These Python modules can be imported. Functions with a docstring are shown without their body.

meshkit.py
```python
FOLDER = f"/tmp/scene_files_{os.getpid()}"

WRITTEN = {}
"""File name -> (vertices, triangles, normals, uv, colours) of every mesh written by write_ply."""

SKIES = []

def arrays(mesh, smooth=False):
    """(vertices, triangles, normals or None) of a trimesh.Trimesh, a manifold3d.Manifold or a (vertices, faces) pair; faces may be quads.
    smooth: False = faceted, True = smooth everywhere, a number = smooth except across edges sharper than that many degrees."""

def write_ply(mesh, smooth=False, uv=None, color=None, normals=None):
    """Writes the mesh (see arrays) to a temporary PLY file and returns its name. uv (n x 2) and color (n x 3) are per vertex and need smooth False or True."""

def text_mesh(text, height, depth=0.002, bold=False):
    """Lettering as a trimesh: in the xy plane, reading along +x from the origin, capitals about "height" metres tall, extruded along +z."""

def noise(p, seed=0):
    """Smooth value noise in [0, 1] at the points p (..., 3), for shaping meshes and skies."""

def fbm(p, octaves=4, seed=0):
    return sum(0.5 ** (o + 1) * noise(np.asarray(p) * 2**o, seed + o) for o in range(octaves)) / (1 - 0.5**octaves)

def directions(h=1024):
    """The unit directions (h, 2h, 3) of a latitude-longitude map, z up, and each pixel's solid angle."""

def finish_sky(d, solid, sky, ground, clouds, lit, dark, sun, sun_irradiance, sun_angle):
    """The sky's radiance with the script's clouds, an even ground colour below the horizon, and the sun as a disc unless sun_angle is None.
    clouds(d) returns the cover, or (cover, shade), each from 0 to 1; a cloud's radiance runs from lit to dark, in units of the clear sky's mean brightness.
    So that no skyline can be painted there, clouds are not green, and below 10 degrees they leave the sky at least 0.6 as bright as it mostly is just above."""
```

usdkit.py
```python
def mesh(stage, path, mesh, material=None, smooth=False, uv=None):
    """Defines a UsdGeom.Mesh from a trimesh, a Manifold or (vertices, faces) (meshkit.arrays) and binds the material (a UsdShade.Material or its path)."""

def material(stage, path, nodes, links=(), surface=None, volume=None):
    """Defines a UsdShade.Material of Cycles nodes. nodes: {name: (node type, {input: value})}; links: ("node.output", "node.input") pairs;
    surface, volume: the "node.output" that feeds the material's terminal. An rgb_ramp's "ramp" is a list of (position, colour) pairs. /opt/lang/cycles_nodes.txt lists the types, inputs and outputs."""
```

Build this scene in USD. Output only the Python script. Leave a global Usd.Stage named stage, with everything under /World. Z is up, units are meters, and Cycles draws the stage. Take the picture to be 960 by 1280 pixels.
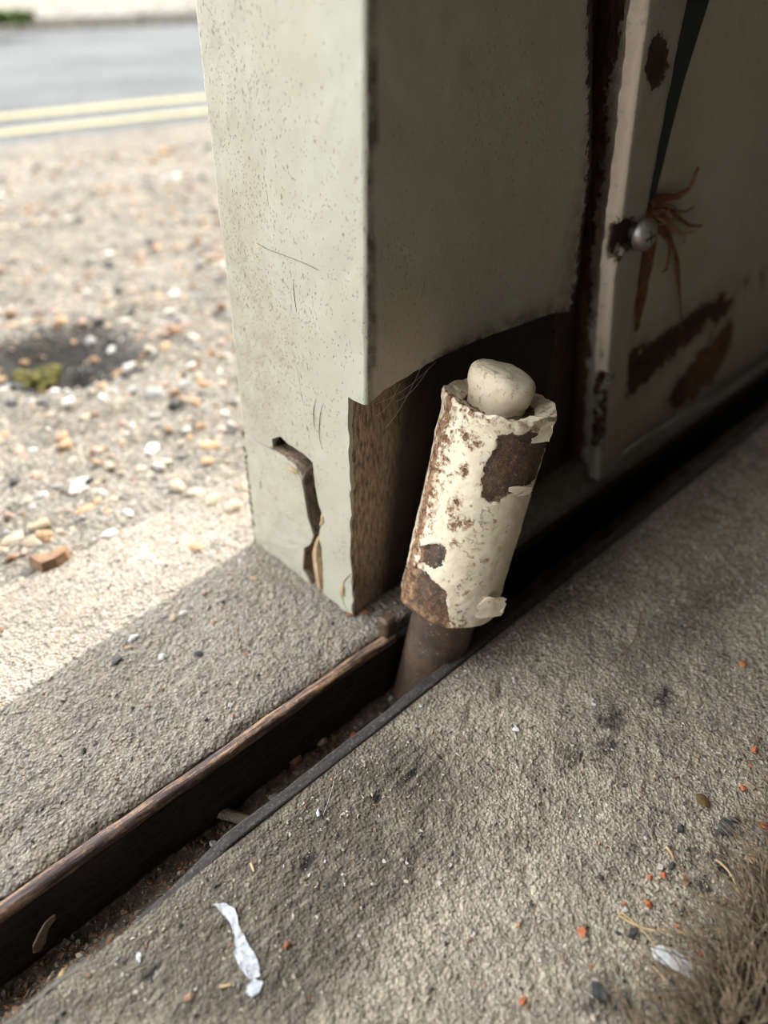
import math, random
import numpy as np, trimesh, manifold3d as m3
from shapely.geometry import Polygon, Point
import shapely, meshkit, usdkit
from pxr import Usd, UsdGeom, UsdLux, UsdShade, Sdf, Gf, Vt

stage = Usd.Stage.CreateInMemory()
UsdGeom.SetStageUpAxis(stage, UsdGeom.Tokens.z)
UsdGeom.SetStageMetersPerUnit(stage, 1.0)
UsdGeom.Xform.Define(stage, '/World')
UsdGeom.Scope.Define(stage, '/World/Looks')
RNG = np.random.default_rng(7)
PI = math.pi

# ------------------------------------------------------------------ camera
F_PX, CX, CY, CAM_H = 952.0, 480.0, 640.0, 0.30
CAM = np.array([0.0, 0.0, CAM_H])
def _dir(px, py):
    v = np.array([px - CX, -(py - CY), -F_PX]); return v / np.linalg.norm(v)
_X = _dir(1700, -60)                      # vanishing point along the door
_Z = -_dir(460, 1900)                     # nadir
_Z = _Z - _X * (_Z @ _X); _Z /= np.linalg.norm(_Z)
ROT = np.stack([_X, np.cross(_Z, _X), _Z])  # world = ROT @ camera
APERTURE = 24.0
cam = UsdGeom.Camera.Define(stage, '/World/Camera')
cam.CreateHorizontalApertureAttr(APERTURE)
cam.CreateVerticalApertureAttr(APERTURE * 1280 / 960)
cam.CreateFocalLengthAttr(APERTURE * F_PX / 960)
cam.CreateClippingRangeAttr(Gf.Vec2f(0.01, 1000))
cam.CreateFocusDistanceAttr(0.335)
cam.CreateFStopAttr(4.0)
EXPOSURE = 0.0
cam.CreateExposureAttr(EXPOSURE)
mat = np.eye(4); mat[:3, :3] = ROT; mat[:3, 3] = CAM
cam.AddTransformOp().Set(Gf.Matrix4d(*mat.T.ravel().tolist()))

# ------------------------------------------------------------------ sky and sun
SUN_DIR = np.array([0.993, 0.118, 0.0]); SUN_EL = math.radians(38)
SUN_TO = np.array([SUN_DIR[0] * math.cos(SUN_EL), SUN_DIR[1] * math.cos(SUN_EL), math.sin(SUN_EL)])
SUN_E, SKY_L = 2.7, 1.55
sun = UsdLux.DistantLight.Define(stage, '/World/Sun')
sun.CreateIntensityAttr(SUN_E); sun.CreateNormalizeAttr(True); sun.CreateAngleAttr(0.6); sun.CreateColorAttr(Gf.Vec3f(1.0, 0.95, 0.87))
def look_at_rot(to):                       # a light shines along its -Z
    z = to / np.linalg.norm(to); x = np.cross([0, 0, 1.0], z); x /= np.linalg.norm(x)
    m = np.eye(4); m[:3, :3] = np.stack([x, np.cross(z, x), z], 1); return m
sun.AddTransformOp().Set(Gf.Matrix4d(*look_at_rot(SUN_TO).T.ravel().tolist()))
sky = UsdLux.DomeLight.Define(stage, '/World/Sky')
sky.CreateIntensityAttr(SKY_L); sky.CreateColorAttr(Gf.Vec3f(0.97, 0.985, 1.0))

# ------------------------------------------------------------------ measuring helpers
def ray(px, py):
    return ROT @ np.array([px - CX, -(py - CY), -F_PX])
def on_z(px, py, z=0.0):
    r = ray(px, py); return CAM + r * ((z - CAM_H) / r[2])
def on_y(px, py, y):
    r = ray(px, py); return CAM + r * (y / r[1])
def on_x(px, py, x):
    r = ray(px, py); return CAM + r * (x / r[0])
def project(P):
    q = (np.atleast_2d(P) - CAM) @ ROT
    return np.stack([CX + F_PX * q[:, 0] / -q[:, 2], CY - F_PX * q[:, 1] / -q[:, 2], -q[:, 2]], 1)

# ------------------------------------------------------------------ prim helpers
COUNT = {}
def path_for(parent, name):
    base = '/World' if parent is None else str(parent.GetPath())
    k = COUNT.get((base, name), 0); COUNT[(base, name)] = k + 1
    return f'{base}/{name}' + (f'_{k:03d}' if k else '')
def tag(p, label=None, cat=None, group=None, kind=None):
    for k, v in (('label', label), ('category', cat), ('group', group), ('kind', kind)):
        if v: p.SetCustomDataByKey(k, v)
    return p
def thing(name, label, cat, loc=(0, 0, 0), group=None, kind=None, rot=None):
    x = UsdGeom.Xform.Define(stage, path_for(None, name))
    x.AddTranslateOp().Set(Gf.Vec3d(*map(float, loc)))
    if rot: x.AddRotateXYZOp().Set(Gf.Vec3f(*map(float, rot)))
    p = x.GetPrim(); tag(p, label, cat, group, kind); p.SetCustomDataByKey('base', Gf.Vec3d(*map(float, loc))) if False else None
    ORIGIN[str(p.GetPath())] = np.array(loc, float)
    return p
ORIGIN = {}
def obj(name, mesh, material, parent=None, smooth=30, attrs=None, label=None, cat=None, group=None, kind=None, local=False):
    """One Mesh prim. Vertices are given in world metres and moved into the parent's frame (or local=True)."""
    v, f, n = meshkit.arrays(mesh, smooth)
    vw = v
    if parent is not None and not local:
        top = '/'.join(str(parent.GetPath()).split('/')[:3])
        v = v - ORIGIN.get(top, 0)
    m = usdkit.mesh(stage, path_for(parent, name), (v, f), LOOK[material] if isinstance(material, str) else material, smooth=False)
    if n is not None:
        m.CreateNormalsAttr(Vt.Vec3fArray.FromNumpy(n.astype(np.float32))); m.SetNormalsInterpolation('vertex')
    m.CreateDoubleSidedAttr(True)
    for k, fn in (attrs or {}).items():
        a = fn(vw) if callable(fn) else fn
        UsdGeom.PrimvarsAPI(m).CreatePrimvar(k, Sdf.ValueTypeNames.FloatArray, 'vertex').Set(Vt.FloatArray.FromNumpy(np.asarray(a, np.float32)))
    p = m.GetPrim(); tag(p, label, cat, group, kind)
    return p

# ------------------------------------------------------------------ mesh helpers
fbm, vnoise = meshkit.fbm, meshkit.noise
def T(v, f): return trimesh.Trimesh(np.asarray(v, float), np.asarray(f, int), process=False)
def fb(P, scale, octaves=4, seed=0):
    return fbm(np.asarray(P) * scale + 100.0, octaves, seed) - 0.5
def sd_poly(poly, a, b):
    """Signed distance of points (a, b) to a polygon: positive inside."""
    pg = Polygon(poly).buffer(0); pts = shapely.points(np.asarray(a), np.asarray(b))
    d = shapely.distance(pg.boundary, pts); return np.where(shapely.contains(pg, pts), d, -d)
def grid(us, vs, fn):
    """Grid of points fn(U, V) -> (..., 3), with quads wound so that dU x dV faces outwards."""
    U, V = np.meshgrid(us, vs, indexing='ij'); P = fn(U, V).reshape(-1, 3)
    nu, nv = len(us), len(vs); i, j = np.meshgrid(np.arange(nu - 1), np.arange(nv - 1), indexing='ij')
    a = (i * nv + j).ravel(); b = a + nv
    return P, np.vstack([np.stack([a, b, b + 1], 1), np.stack([a, b + 1, a + 1], 1)])
def slab(us, vs, fn, back):
    """Closed plate: the front grid fn, and the same outline moved to back(P)."""
    P, f = grid(us, vs, fn); nu, nv = len(us), len(vs); N = len(P)
    rim = np.concatenate([np.arange(nu) * nv, (nu - 1) * nv + np.arange(1, nv), (np.arange(nu - 2, -1, -1)) * nv + nv - 1, np.arange(nv - 2, 0, -1)])
    B = back(P[rim]); k = np.arange(len(rim)); k2 = (k + 1) % len(rim)
    sides = np.vstack([np.stack([rim[k], N + k, N + k2], 1), np.stack([rim[k], N + k2, rim[k2]], 1)])
    c = B.mean(0); M = N + len(rim)
    cap = np.stack([N + k, np.full(len(k), M), N + k2], 1)
    return T(np.vstack([P, B, c]), np.vstack([f, sides, cap]))
def spaced(*segs):
    """Concatenated ranges: (start, step) pairs and a final end."""
    out = []
    for (a, s), (b, _) in zip(segs[:-1], segs[1:]): out += list(np.linspace(a, b, max(2, int(round((b - a) / s)) + 1)))[:-1]
    return np.array(out + [segs[-1][0]])
def box(x0, x1, y0, y1, z0, z1, bevel=0.0):
    if not bevel:
        m = trimesh.creation.box([x1 - x0, y1 - y0, z1 - z0]); m.apply_translation([(x0 + x1) / 2, (y0 + y1) / 2, (z0 + z1) / 2]); return m
    pts = []
    for sx, X in ((1, x0), (-1, x1)):
        for sy, Y in ((1, y0), (-1, y1)):
            for sz, Z in ((1, z0), (-1, z1)):
                for k in range(3):
                    d = [bevel] * 3; d[k] = 0; pts.append([X + sx * d[0], Y + sy * d[1], Z + sz * d[2]])
    return trimesh.convex.convex_hull(np.array(pts))
def man(mesh): 
    v, f, _ = meshkit.arrays(mesh); return m3.Manifold(m3.Mesh(v.astype(np.float32), f.astype(np.uint32)))
def tri(man_):
    m = man_.to_mesh(); t = T(m.vert_properties[:, :3], m.tri_verts); t.merge_vertices(); return t
def prism_x(poly, x0, x1):          # polygon in (y, z) pushed along x
    c = m3.CrossSection([np.asarray(poly, float)], m3.FillRule.NonZero)
    return m3.Manifold.extrude(c, x1 - x0).transform(np.array([[0, 0, 1, x0], [1, 0, 0, 0], [0, 1, 0, 0]], float))
def prism_y(poly, y0, y1):          # polygon in (x, z) pushed along y
    c = m3.CrossSection([np.asarray(poly, float)], m3.FillRule.NonZero)
    return m3.Manifold.extrude(c, y1 - y0).transform(np.array([[1, 0, 0, 0], [0, 0, -1, y1], [0, 1, 0, 0]], float))
def prism_z(poly, z0, z1):
    c = m3.CrossSection([np.asarray(poly, float)], m3.FillRule.NonZero)
    return m3.Manifold.extrude(c, z1 - z0).translate([0, 0, z0])
def rough(mesh, amp, scale, octaves=4, seed=0):
    """Pushes the vertices in and out along their normals by noise."""
    m = mesh.copy(); m.vertices = m.vertices + m.vertex_normals * (amp * 2 * fb(m.vertices, scale, octaves, seed))[:, None]; return m
_pr = np.random.default_rng(3)
def _hull(rng, pts):
    d = rng.normal(size=(pts, 3)); d /= np.linalg.norm(d, axis=1, keepdims=True)
    h = trimesh.convex.convex_hull(d * rng.uniform(0.85, 1.0, (pts, 1))); return np.array(h.vertices), np.array(h.faces)
POOL = {n: [_hull(_pr, n) for _ in range(40)] for n in (8, 16)}
def stone(size, rng, flat=0.6, pts=16):
    """A pebble or chip: the hull of a few points on a bumpy ellipsoid."""
    v, f = POOL[pts][rng.integers(40)] if pts in POOL else _hull(rng, pts)
    b = rng.uniform(0, 2 * PI); t = rng.uniform(0, 2 * PI); R1 = trimesh.transformations.euler_matrix(t, b, 0)[:3, :3]
    v = (v @ R1.T) * np.array([1.0, rng.uniform(0.55, 0.9), flat * rng.uniform(0.75, 1.1)]) * size / 2
    a = rng.uniform(0, 2 * PI); c, s = math.cos(a), math.sin(a)
    return T(v @ np.array([[c, s, 0], [-s, c, 0], [0, 0, 1]]), f)
def tube(points, radii, sides=6):
    p = np.asarray(points, float); t = np.gradient(p, axis=0); t /= np.linalg.norm(t, axis=1, keepdims=True) + 1e-12
    a = np.cross(t, np.where(np.abs(t[:, 2:]) < 0.9, [0, 0, 1.0], [1.0, 0, 0])); a /= np.linalg.norm(a, axis=1, keepdims=True) + 1e-12
    b, g = np.cross(t, a), np.arange(sides) * 2 * PI / sides; r = np.broadcast_to(radii, (len(p),))
    v = p[:, None] + r[:, None, None] * (np.cos(g)[None, :, None] * a[:, None] + np.sin(g)[None, :, None] * b[:, None])
    i, j = np.meshgrid(np.arange(len(p) - 1), np.arange(sides), indexing='ij')
    q = np.stack([i * sides + j, i * sides + (j + 1) % sides, (i + 1) * sides + (j + 1) % sides, (i + 1) * sides + j], -1).reshape(-1, 4)
    n = len(p); caps = [[0, k + 1, k] for k in range(1, sides - 1)] + [[(n - 1) * sides, (n - 1) * sides + k, (n - 1) * sides + k + 1] for k in range(1, sides - 1)]
    return T(v.reshape(-1, 3), np.vstack([q[:, [0, 1, 2]], q[:, [0, 2, 3]], caps]))
def spline(points, n=24):
    p = np.asarray(points, float); s = np.r_[0, np.cumsum(np.linalg.norm(np.diff(p, axis=0), axis=1))]
    from scipy.interpolate import PchipInterpolator
    return PchipInterpolator(s, p)(np.linspace(0, s[-1], n))

# ------------------------------------------------------------------ materials
LOOK = {}
class Graph:
    def __init__(s): s.n, s.l, s.k = {}, [], 0; s.pos = s.add('geometry') + '.position'
    def add(s, kind, **inp):
        s.k += 1; name = f'{kind}_{s.k}'; vals = {}
        for k, v in inp.items():
            if isinstance(v, str) and '.' in v: s.l.append((v, f'{name}.{k}'))
            elif v is not None: vals[k] = v
        s.n[name] = (kind, vals); return name
    def stretch(s, sx, sy, sz, rot=(0, 0, 0)): return s.add('mapping', vector=s.pos, scale=(sx, sy, sz), rotation=rot) + '.vector'
    def noise(s, scale, detail=4, rough=0.6, vec=None, dist=0.0): return s.add('noise_texture', vector=vec or s.pos, scale=scale, detail=detail, roughness=rough, distortion=dist) + '.fac'
    def cells(s, scale, out='color', vec=None, feature='f1'): return s.add('voronoi_texture', vector=vec or s.pos, scale=scale, feature=feature) + '.' + out
    def ramp(s, fac, *stops): return s.add('rgb_ramp', fac=fac, ramp=[(p, (c,) * 3 if np.ndim(c) == 0 else c) for p, c in stops]) + '.color'
    def step(s, fac, lo, hi, a=0.0, b=1.0): return s.add('map_range', value=fac, from_min=lo, from_max=hi, to_min=a, to_max=b, clamp=True) + '.result'
    def mix(s, fac, a, b, how='mix'): return s.add('mix', mix_type=how, fac=fac, color1=a, color2=b) + '.color'
    def math(s, op, a, b=0.0): return s.add('math', math_type=op, value1=a, value2=b) + '.value'
    def attr(s, name): return s.add('attribute', attribute=name) + '.fac'
    def bw(s, c): return s.add('rgb_to_bw', color=c) + '.val'
    def bump(s, height, dist, strength=1.0, normal=None): return s.add('bump', height=height, distance=dist, strength=strength, normal=normal, filter_width=0.1) + '.normal'
    def done(s, name, color, roughness=0.8, normal=None, metallic=0.0, spec=0.3, **more):
        p = s.add('principled_bsdf', base_color=color, roughness=roughness, normal=normal, metallic=metallic, specular_ior_level=spec, **more)
        LOOK[name] = usdkit.material(stage, f'/World/Looks/{name}', s.n, s.l, surface=p + '.BSDF')

def concrete(name, light, dark, warm, grain=900, spec=0.25, bump=0.0009, streak=False, marks=True, speck=0.5):
    g = Graph()
    big, mid = g.noise(9, 5, 0.6), g.noise(55, 5, 0.65)
    fine, tiny = g.noise(grain * 0.45, 5, 0.7), g.noise(grain * 1.8, 3, 0.6)
    c = g.mix(g.step(big, 0.35, 0.66), dark, light)
    c = g.mix(g.step(mid, 0.42, 0.68), c, warm)
    c = g.mix(g.step(fine, 0.36, 0.62), g.mix(0.5, c, (0.35, 0.33, 0.31), 'multiply'), c)
    sand = g.bw(g.cells(grain))
    c = g.mix(speck, c, g.mix(1.0, c, g.ramp(sand, (0, 0.25), (0.35, 0.8), (0.75, 1.15), (1, 2.0)), 'multiply'))
    c = g.mix(g.math('multiply', g.step(g.bw(g.cells(grain * 0.55)), 0.80, 0.88), 0.45), c, (0.46, 0.40, 0.31))
    wob = g.add('vector_math', math_type='multiply_add', vector1=g.add('noise_texture', vector=g.pos, scale=grain * 0.5, detail=2.0) + '.color', vector2=(0.3 / grain,) * 3, vector3=g.pos) + '.vector'
    gr = g.step(g.cells(grain * 0.8, 'distance', wob), 0.1, 0.75, 1.0, 0.0)
    gr2 = g.step(g.cells(grain * 0.36, 'distance', wob), 0.1, 0.6, 1.0, 0.0)
    h = g.math('add', g.math('multiply', fine, 0.8), g.math('add', g.math('multiply', gr, 0.5), g.math('multiply', gr2, 0.4)))
    c = g.mix(g.step(gr, 0.0, 0.5, 0.5, 0.0), c, g.mix(1.0, c, (0.45, 0.42, 0.40), 'multiply'))
    if streak:
        st = g.noise(1, 5, 0.65, g.stretch(60, 330, 60))
        d = g.attr('dust_lit'); k = g.math('multiply', d, g.step(st, 0.30, 0.62, 0.45, 1.0))
        c = g.mix(g.math('multiply', k, 0.90), c, (0.072, 0.060, 0.046))
        h = g.math('add', h, g.math('multiply', g.math('multiply', st, d), 0.8))
    if marks:
        o = g.math('add', g.attr('oil_shade'), g.math('multiply', g.math('subtract', g.noise(260, 4), 0.5), 1.2))  # mask also carries painted shade on the sill and in the pits
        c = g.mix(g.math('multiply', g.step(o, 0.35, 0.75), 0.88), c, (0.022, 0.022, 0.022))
    g.done(name, c, 0.92, g.bump(h, bump), spec=spec)
concrete('floor_concrete', (0.56, 0.50, 0.405), (0.31, 0.272, 0.213), (0.61, 0.54, 0.415), bump=0.0016, streak=True)
concrete('sill_concrete', (0.44, 0.405, 0.35), (0.28, 0.25, 0.21), (0.40, 0.345, 0.275), grain=750, bump=0.0022, marks=True)
concrete('pavement_concrete', (0.265, 0.247, 0.217), (0.165, 0.152, 0.132), (0.255, 0.226, 0.185), spec=0.05, grain=420, bump=0.002, marks=True, speck=0.7)
concrete('far_pavement', (0.24, 0.225, 0.195), (0.17, 0.155, 0.135), (0.21, 0.19, 0.16), spec=0.05, grain=60, bump=0.004, marks=False)
concrete('kerb_concrete', (0.27, 0.255, 0.225), (0.22, 0.21, 0.185), (0.25, 0.235, 0.20), spec=0.05, grain=120, bump=0.002, marks=False)

g = Graph(); a = g.noise(2.2, 5, 0.6); b = g.bw(g.cells(160))
g.done('asphalt', g.mix(0.4, g.mix(g.step(a, 0.35, 0.65), (0.075, 0.080, 0.083), (0.125, 0.13, 0.133)), g.ramp(b, (0, 0.05), (1, 0.20))), 0.95, g.bump(g.noise(300, 4), 0.003), spec=0.03)
g = Graph(); a = g.noise(90, 5, 0.7)
g.done('road_paint_yellow', g.mix(g.step(a, 0.36, 0.5), (0.14, 0.13, 0.10), (0.29, 0.262, 0.165)), 0.9, g.bump(a, 0.002), spec=0.03)

def stone_look(name, c1, c2, rough_=0.7):
    g = Graph(); a = g.noise(180, 5, 0.65); b = g.noise(900, 4, 0.6)
    g.done(name, g.mix(g.step(b, 0.3, 0.7), g.mix(1.0, g.mix(g.step(a, 0.35, 0.65), c1, c2), (0.72, 0.7, 0.68), 'multiply'), g.mix(g.step(a, 0.35, 0.65), c1, c2)), rough_, g.bump(b, 0.0005), spec=0.15)
stone_look('stone_orange', (0.37, 0.225, 0.125), (0.42, 0.295, 0.19))
stone_look('stone_tan', (0.36, 0.295, 0.21), (0.42, 0.36, 0.275))
stone_look('stone_white', (0.46, 0.445, 0.41), (0.58, 0.565, 0.53))
stone_look('stone_grey', (0.21, 0.205, 0.195), (0.31, 0.30, 0.285))
stone_look('stone_dark', (0.045, 0.046, 0.048), (0.10, 0.10, 0.10))
stone_look('stone_brown', (0.17, 0.10, 0.06), (0.28, 0.18, 0.11))
stone_look('stone_pink', (0.34, 0.225, 0.18), (0.41, 0.295, 0.245))
stone_look('brick_red', (0.42, 0.115, 0.05), (0.58, 0.22, 0.11), 0.85)
stone_look('brick_dull', (0.22, 0.085, 0.045), (0.33, 0.15, 0.08), 0.9)
stone_look('paint_chip', (0.66, 0.69, 0.71), (0.80, 0.82, 0.84), 0.5)
stone_look('sand_grain', (0.36, 0.32, 0.25), (0.52, 0.46, 0.36))
stone_look('sand_dull', (0.14, 0.115, 0.085), (0.24, 0.205, 0.155))
stone_look('moss', (0.045, 0.042, 0.015), (0.13, 0.12, 0.035), 0.95)
stone_look('weed_green', (0.05, 0.08, 0.02), (0.12, 0.16, 0.045), 0.7)
stone_look('dry_leaf', (0.17, 0.135, 0.095), (0.27, 0.215, 0.15), 0.8)
stone_look('seed_brown', (0.10, 0.065, 0.025), (0.17, 0.11, 0.05), 0.45)
stone_look('mat_backing', (0.06, 0.05, 0.04), (0.09, 0.075, 0.06), 0.95)
stone_look('room_wall', (0.25, 0.235, 0.21), (0.29, 0.275, 0.245), 0.9)
stone_look('ceiling_paint', (0.28, 0.265, 0.24), (0.32, 0.305, 0.28), 0.9)

g = Graph(); w = g.noise(1, 5, 0.6, g.stretch(1500, 1500, 300))
g.done('dead_wood', g.mix(g.step(w, 0.35, 0.65), (0.13, 0.10, 0.07), (0.34, 0.28, 0.20)), 0.85, g.bump(w, 0.0008))
g = Graph(); w = g.noise(1, 5, 0.6, g.stretch(1400, 1400, 260))
g.done('raw_wood', g.mix(g.step(w, 0.35, 0.65), (0.36, 0.25, 0.14), (0.60, 0.46, 0.29)), 0.8, g.bump(w, 0.0012))
g = Graph(); g.done('straw', g.ramp(g.noise(300, 3), (0.3, (0.36, 0.25, 0.13)), (0.7, (0.58, 0.44, 0.25))), 0.7)
g = Graph(); g.done('coir', g.ramp(g.noise(420, 3), (0.3, (0.08, 0.058, 0.036)), (0.52, (0.17, 0.125, 0.078)), (0.74, (0.36, 0.275, 0.17))), 0.65)
g = Graph(); g.done('twine_fibre', g.ramp(g.noise(260, 4), (0.3, (0.10, 0.042, 0.022)), (0.55, (0.20, 0.092, 0.05)), (0.75, (0.32, 0.17, 0.09))), 0.8)
g = Graph(); g.done('twine_pale', g.ramp(g.noise(260, 4), (0.3, (0.27, 0.16, 0.085)), (0.7, (0.44, 0.29, 0.17))), 0.8)
g = Graph(); g.done('web_silk', (0.55, 0.53, 0.5), 0.5)
g = Graph(); g.done('dark_strip', g.mix(g.noise(200, 4), (0.022, 0.025, 0.028), (0.045, 0.05, 0.055)), 0.7)
g = Graph(); a = g.noise(700, 5, 0.7)
g.done('screw_steel', g.mix(g.step(a, 0.45, 0.7), (0.50, 0.50, 0.47), (0.24, 0.20, 0.15)), g.step(a, 0.4, 0.7, 0.32, 0.6), g.bump(a, 0.0002), metallic=0.9)

# painted timber: paint over undercoat over bare, stained wood; grime in speckles
def painted(name, paint=(0.39, 0.395, 0.325), under=(0.50, 0.48, 0.42), wood1=(0.115, 0.078, 0.052), wood2=(0.03, 0.018, 0.012), dust_lit_c=(0.43, 0.365, 0.315), ragged=190):
    g = Graph()
    grime, bare, dust_lit, stain_shade = g.attr('grime'), g.attr('bare'), g.attr('dust_lit'), g.attr('stain_shade')  # the last two masks also carry painted light and shade
    big, mid = g.noise(14, 4, 0.6), g.noise(75, 5, 0.65)
    vert = g.noise(1, 5, 0.65, g.stretch(420, 420, 22))
    c = g.mix(g.step(big, 0.35, 0.65), paint, tuple(x * y for x, y in zip(paint, (0.96, 0.93, 0.88))))
    c = g.mix(g.math('multiply', g.step(vert, 0.5, 0.75), 0.13), c, (0.36, 0.33, 0.26))
    pale = g.math('multiply', g.step(mid, 0.55, 0.75), 0.30)
    c = g.mix(pale, c, (0.44, 0.47, 0.40))
    # soft grime wash, then speckles of dirt
    c = g.mix(g.math('multiply', g.math('multiply', grime, g.step(mid, 0.25, 0.62)), 0.72), c, (0.29, 0.25, 0.185))
    wob = g.add('vector_math', math_type='multiply_add', vector1=g.add('noise_texture', vector=g.pos, scale=500.0, detail=3.0) + '.color', vector2=(0.0022, 0.0022, 0.0030), vector3=g.pos) + '.vector'
    clump = g.step(g.noise(48, 5, 0.7), 0.40, 0.62, 0.25, 1.25)
    def dots(scale, chance, lo, hi, sz):
        v = g.add('mapping', vector=wob, scale=(1, 1, sz)) + '.vector'
        return g.math('multiply', g.step(g.cells(scale, 'distance', v), lo, hi, 1.0, 0.0), g.step(g.math('add', g.bw(g.cells(scale, 'color', v)), g.math('multiply', g.math('multiply', grime, clump), chance)), 0.83, 0.87))
    sp = dots(900, 0.62, 0.14, 0.44, 0.6); sp2 = dots(340, 0.22, 0.08, 0.27, 0.45)
    c = g.mix(g.math('multiply', sp, 0.62), c, (0.17, 0.135, 0.09))
    c = g.mix(g.math('multiply', sp2, 0.75), c, (0.11, 0.08, 0.05))
    c = g.mix(g.math('multiply', dust_lit, g.step(g.noise(130, 6, 0.7), 0.25, 0.55)), c, dust_lit_c)
    # bare, stained timber where the paint is gone
    grainv = g.noise(1, 6, 0.68, g.stretch(620, 620, 90))
    w = g.mix(g.step(grainv, 0.36, 0.64), wood2, wood1)
    w = g.mix(g.math('multiply', dust_lit, g.step(g.noise(1, 6, 0.75, g.stretch(600, 600, 140)), 0.36, 0.58)), w, (0.42, 0.31, 0.22))
    w = g.mix(g.math('multiply', stain_shade, 0.88), w, (0.014, 0.007, 0.005))
    edge = g.math('add', bare, g.math('multiply', g.math('subtract', g.noise(ragged, 6, 0.74), 0.5), 1.25))
    k = g.step(edge, 0.47, 0.53)
    c = g.mix(g.math('multiply', stain_shade, g.step(g.noise(120, 5, 0.7), 0.30, 0.62)), c, (0.045, 0.028, 0.018))
    c = g.mix(k, c, w)
    h = g.math('add', g.math('multiply', g.math('subtract', 1.0, k), 1.6), g.math('add', g.math('multiply', g.noise(420, 4, 0.6), 0.22), g.math('multiply', sp, -0.30)))
    h = g.math('add', h, g.math('multiply', g.math('multiply', grainv, k), 1.3))
    g.done(name, c, g.step(edge, 0.4, 0.6, 0.55, 0.85), g.bump(h, 0.00055), spec=0.35)
painted('door_paint')
painted('batten_paint', paint=(0.36, 0.345, 0.285), wood1=(0.10, 0.055, 0.035), wood2=(0.03, 0.016, 0.011), dust_lit_c=(0.70, 0.58, 0.46), ragged=120)  # pale coat colour stands in for light on the left face
painted('rust_panel', paint=(0.52, 0.50, 0.41), ragged=75, wood1=(0.30, 0.14, 0.06), wood2=(0.035, 0.018, 0.010))

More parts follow.
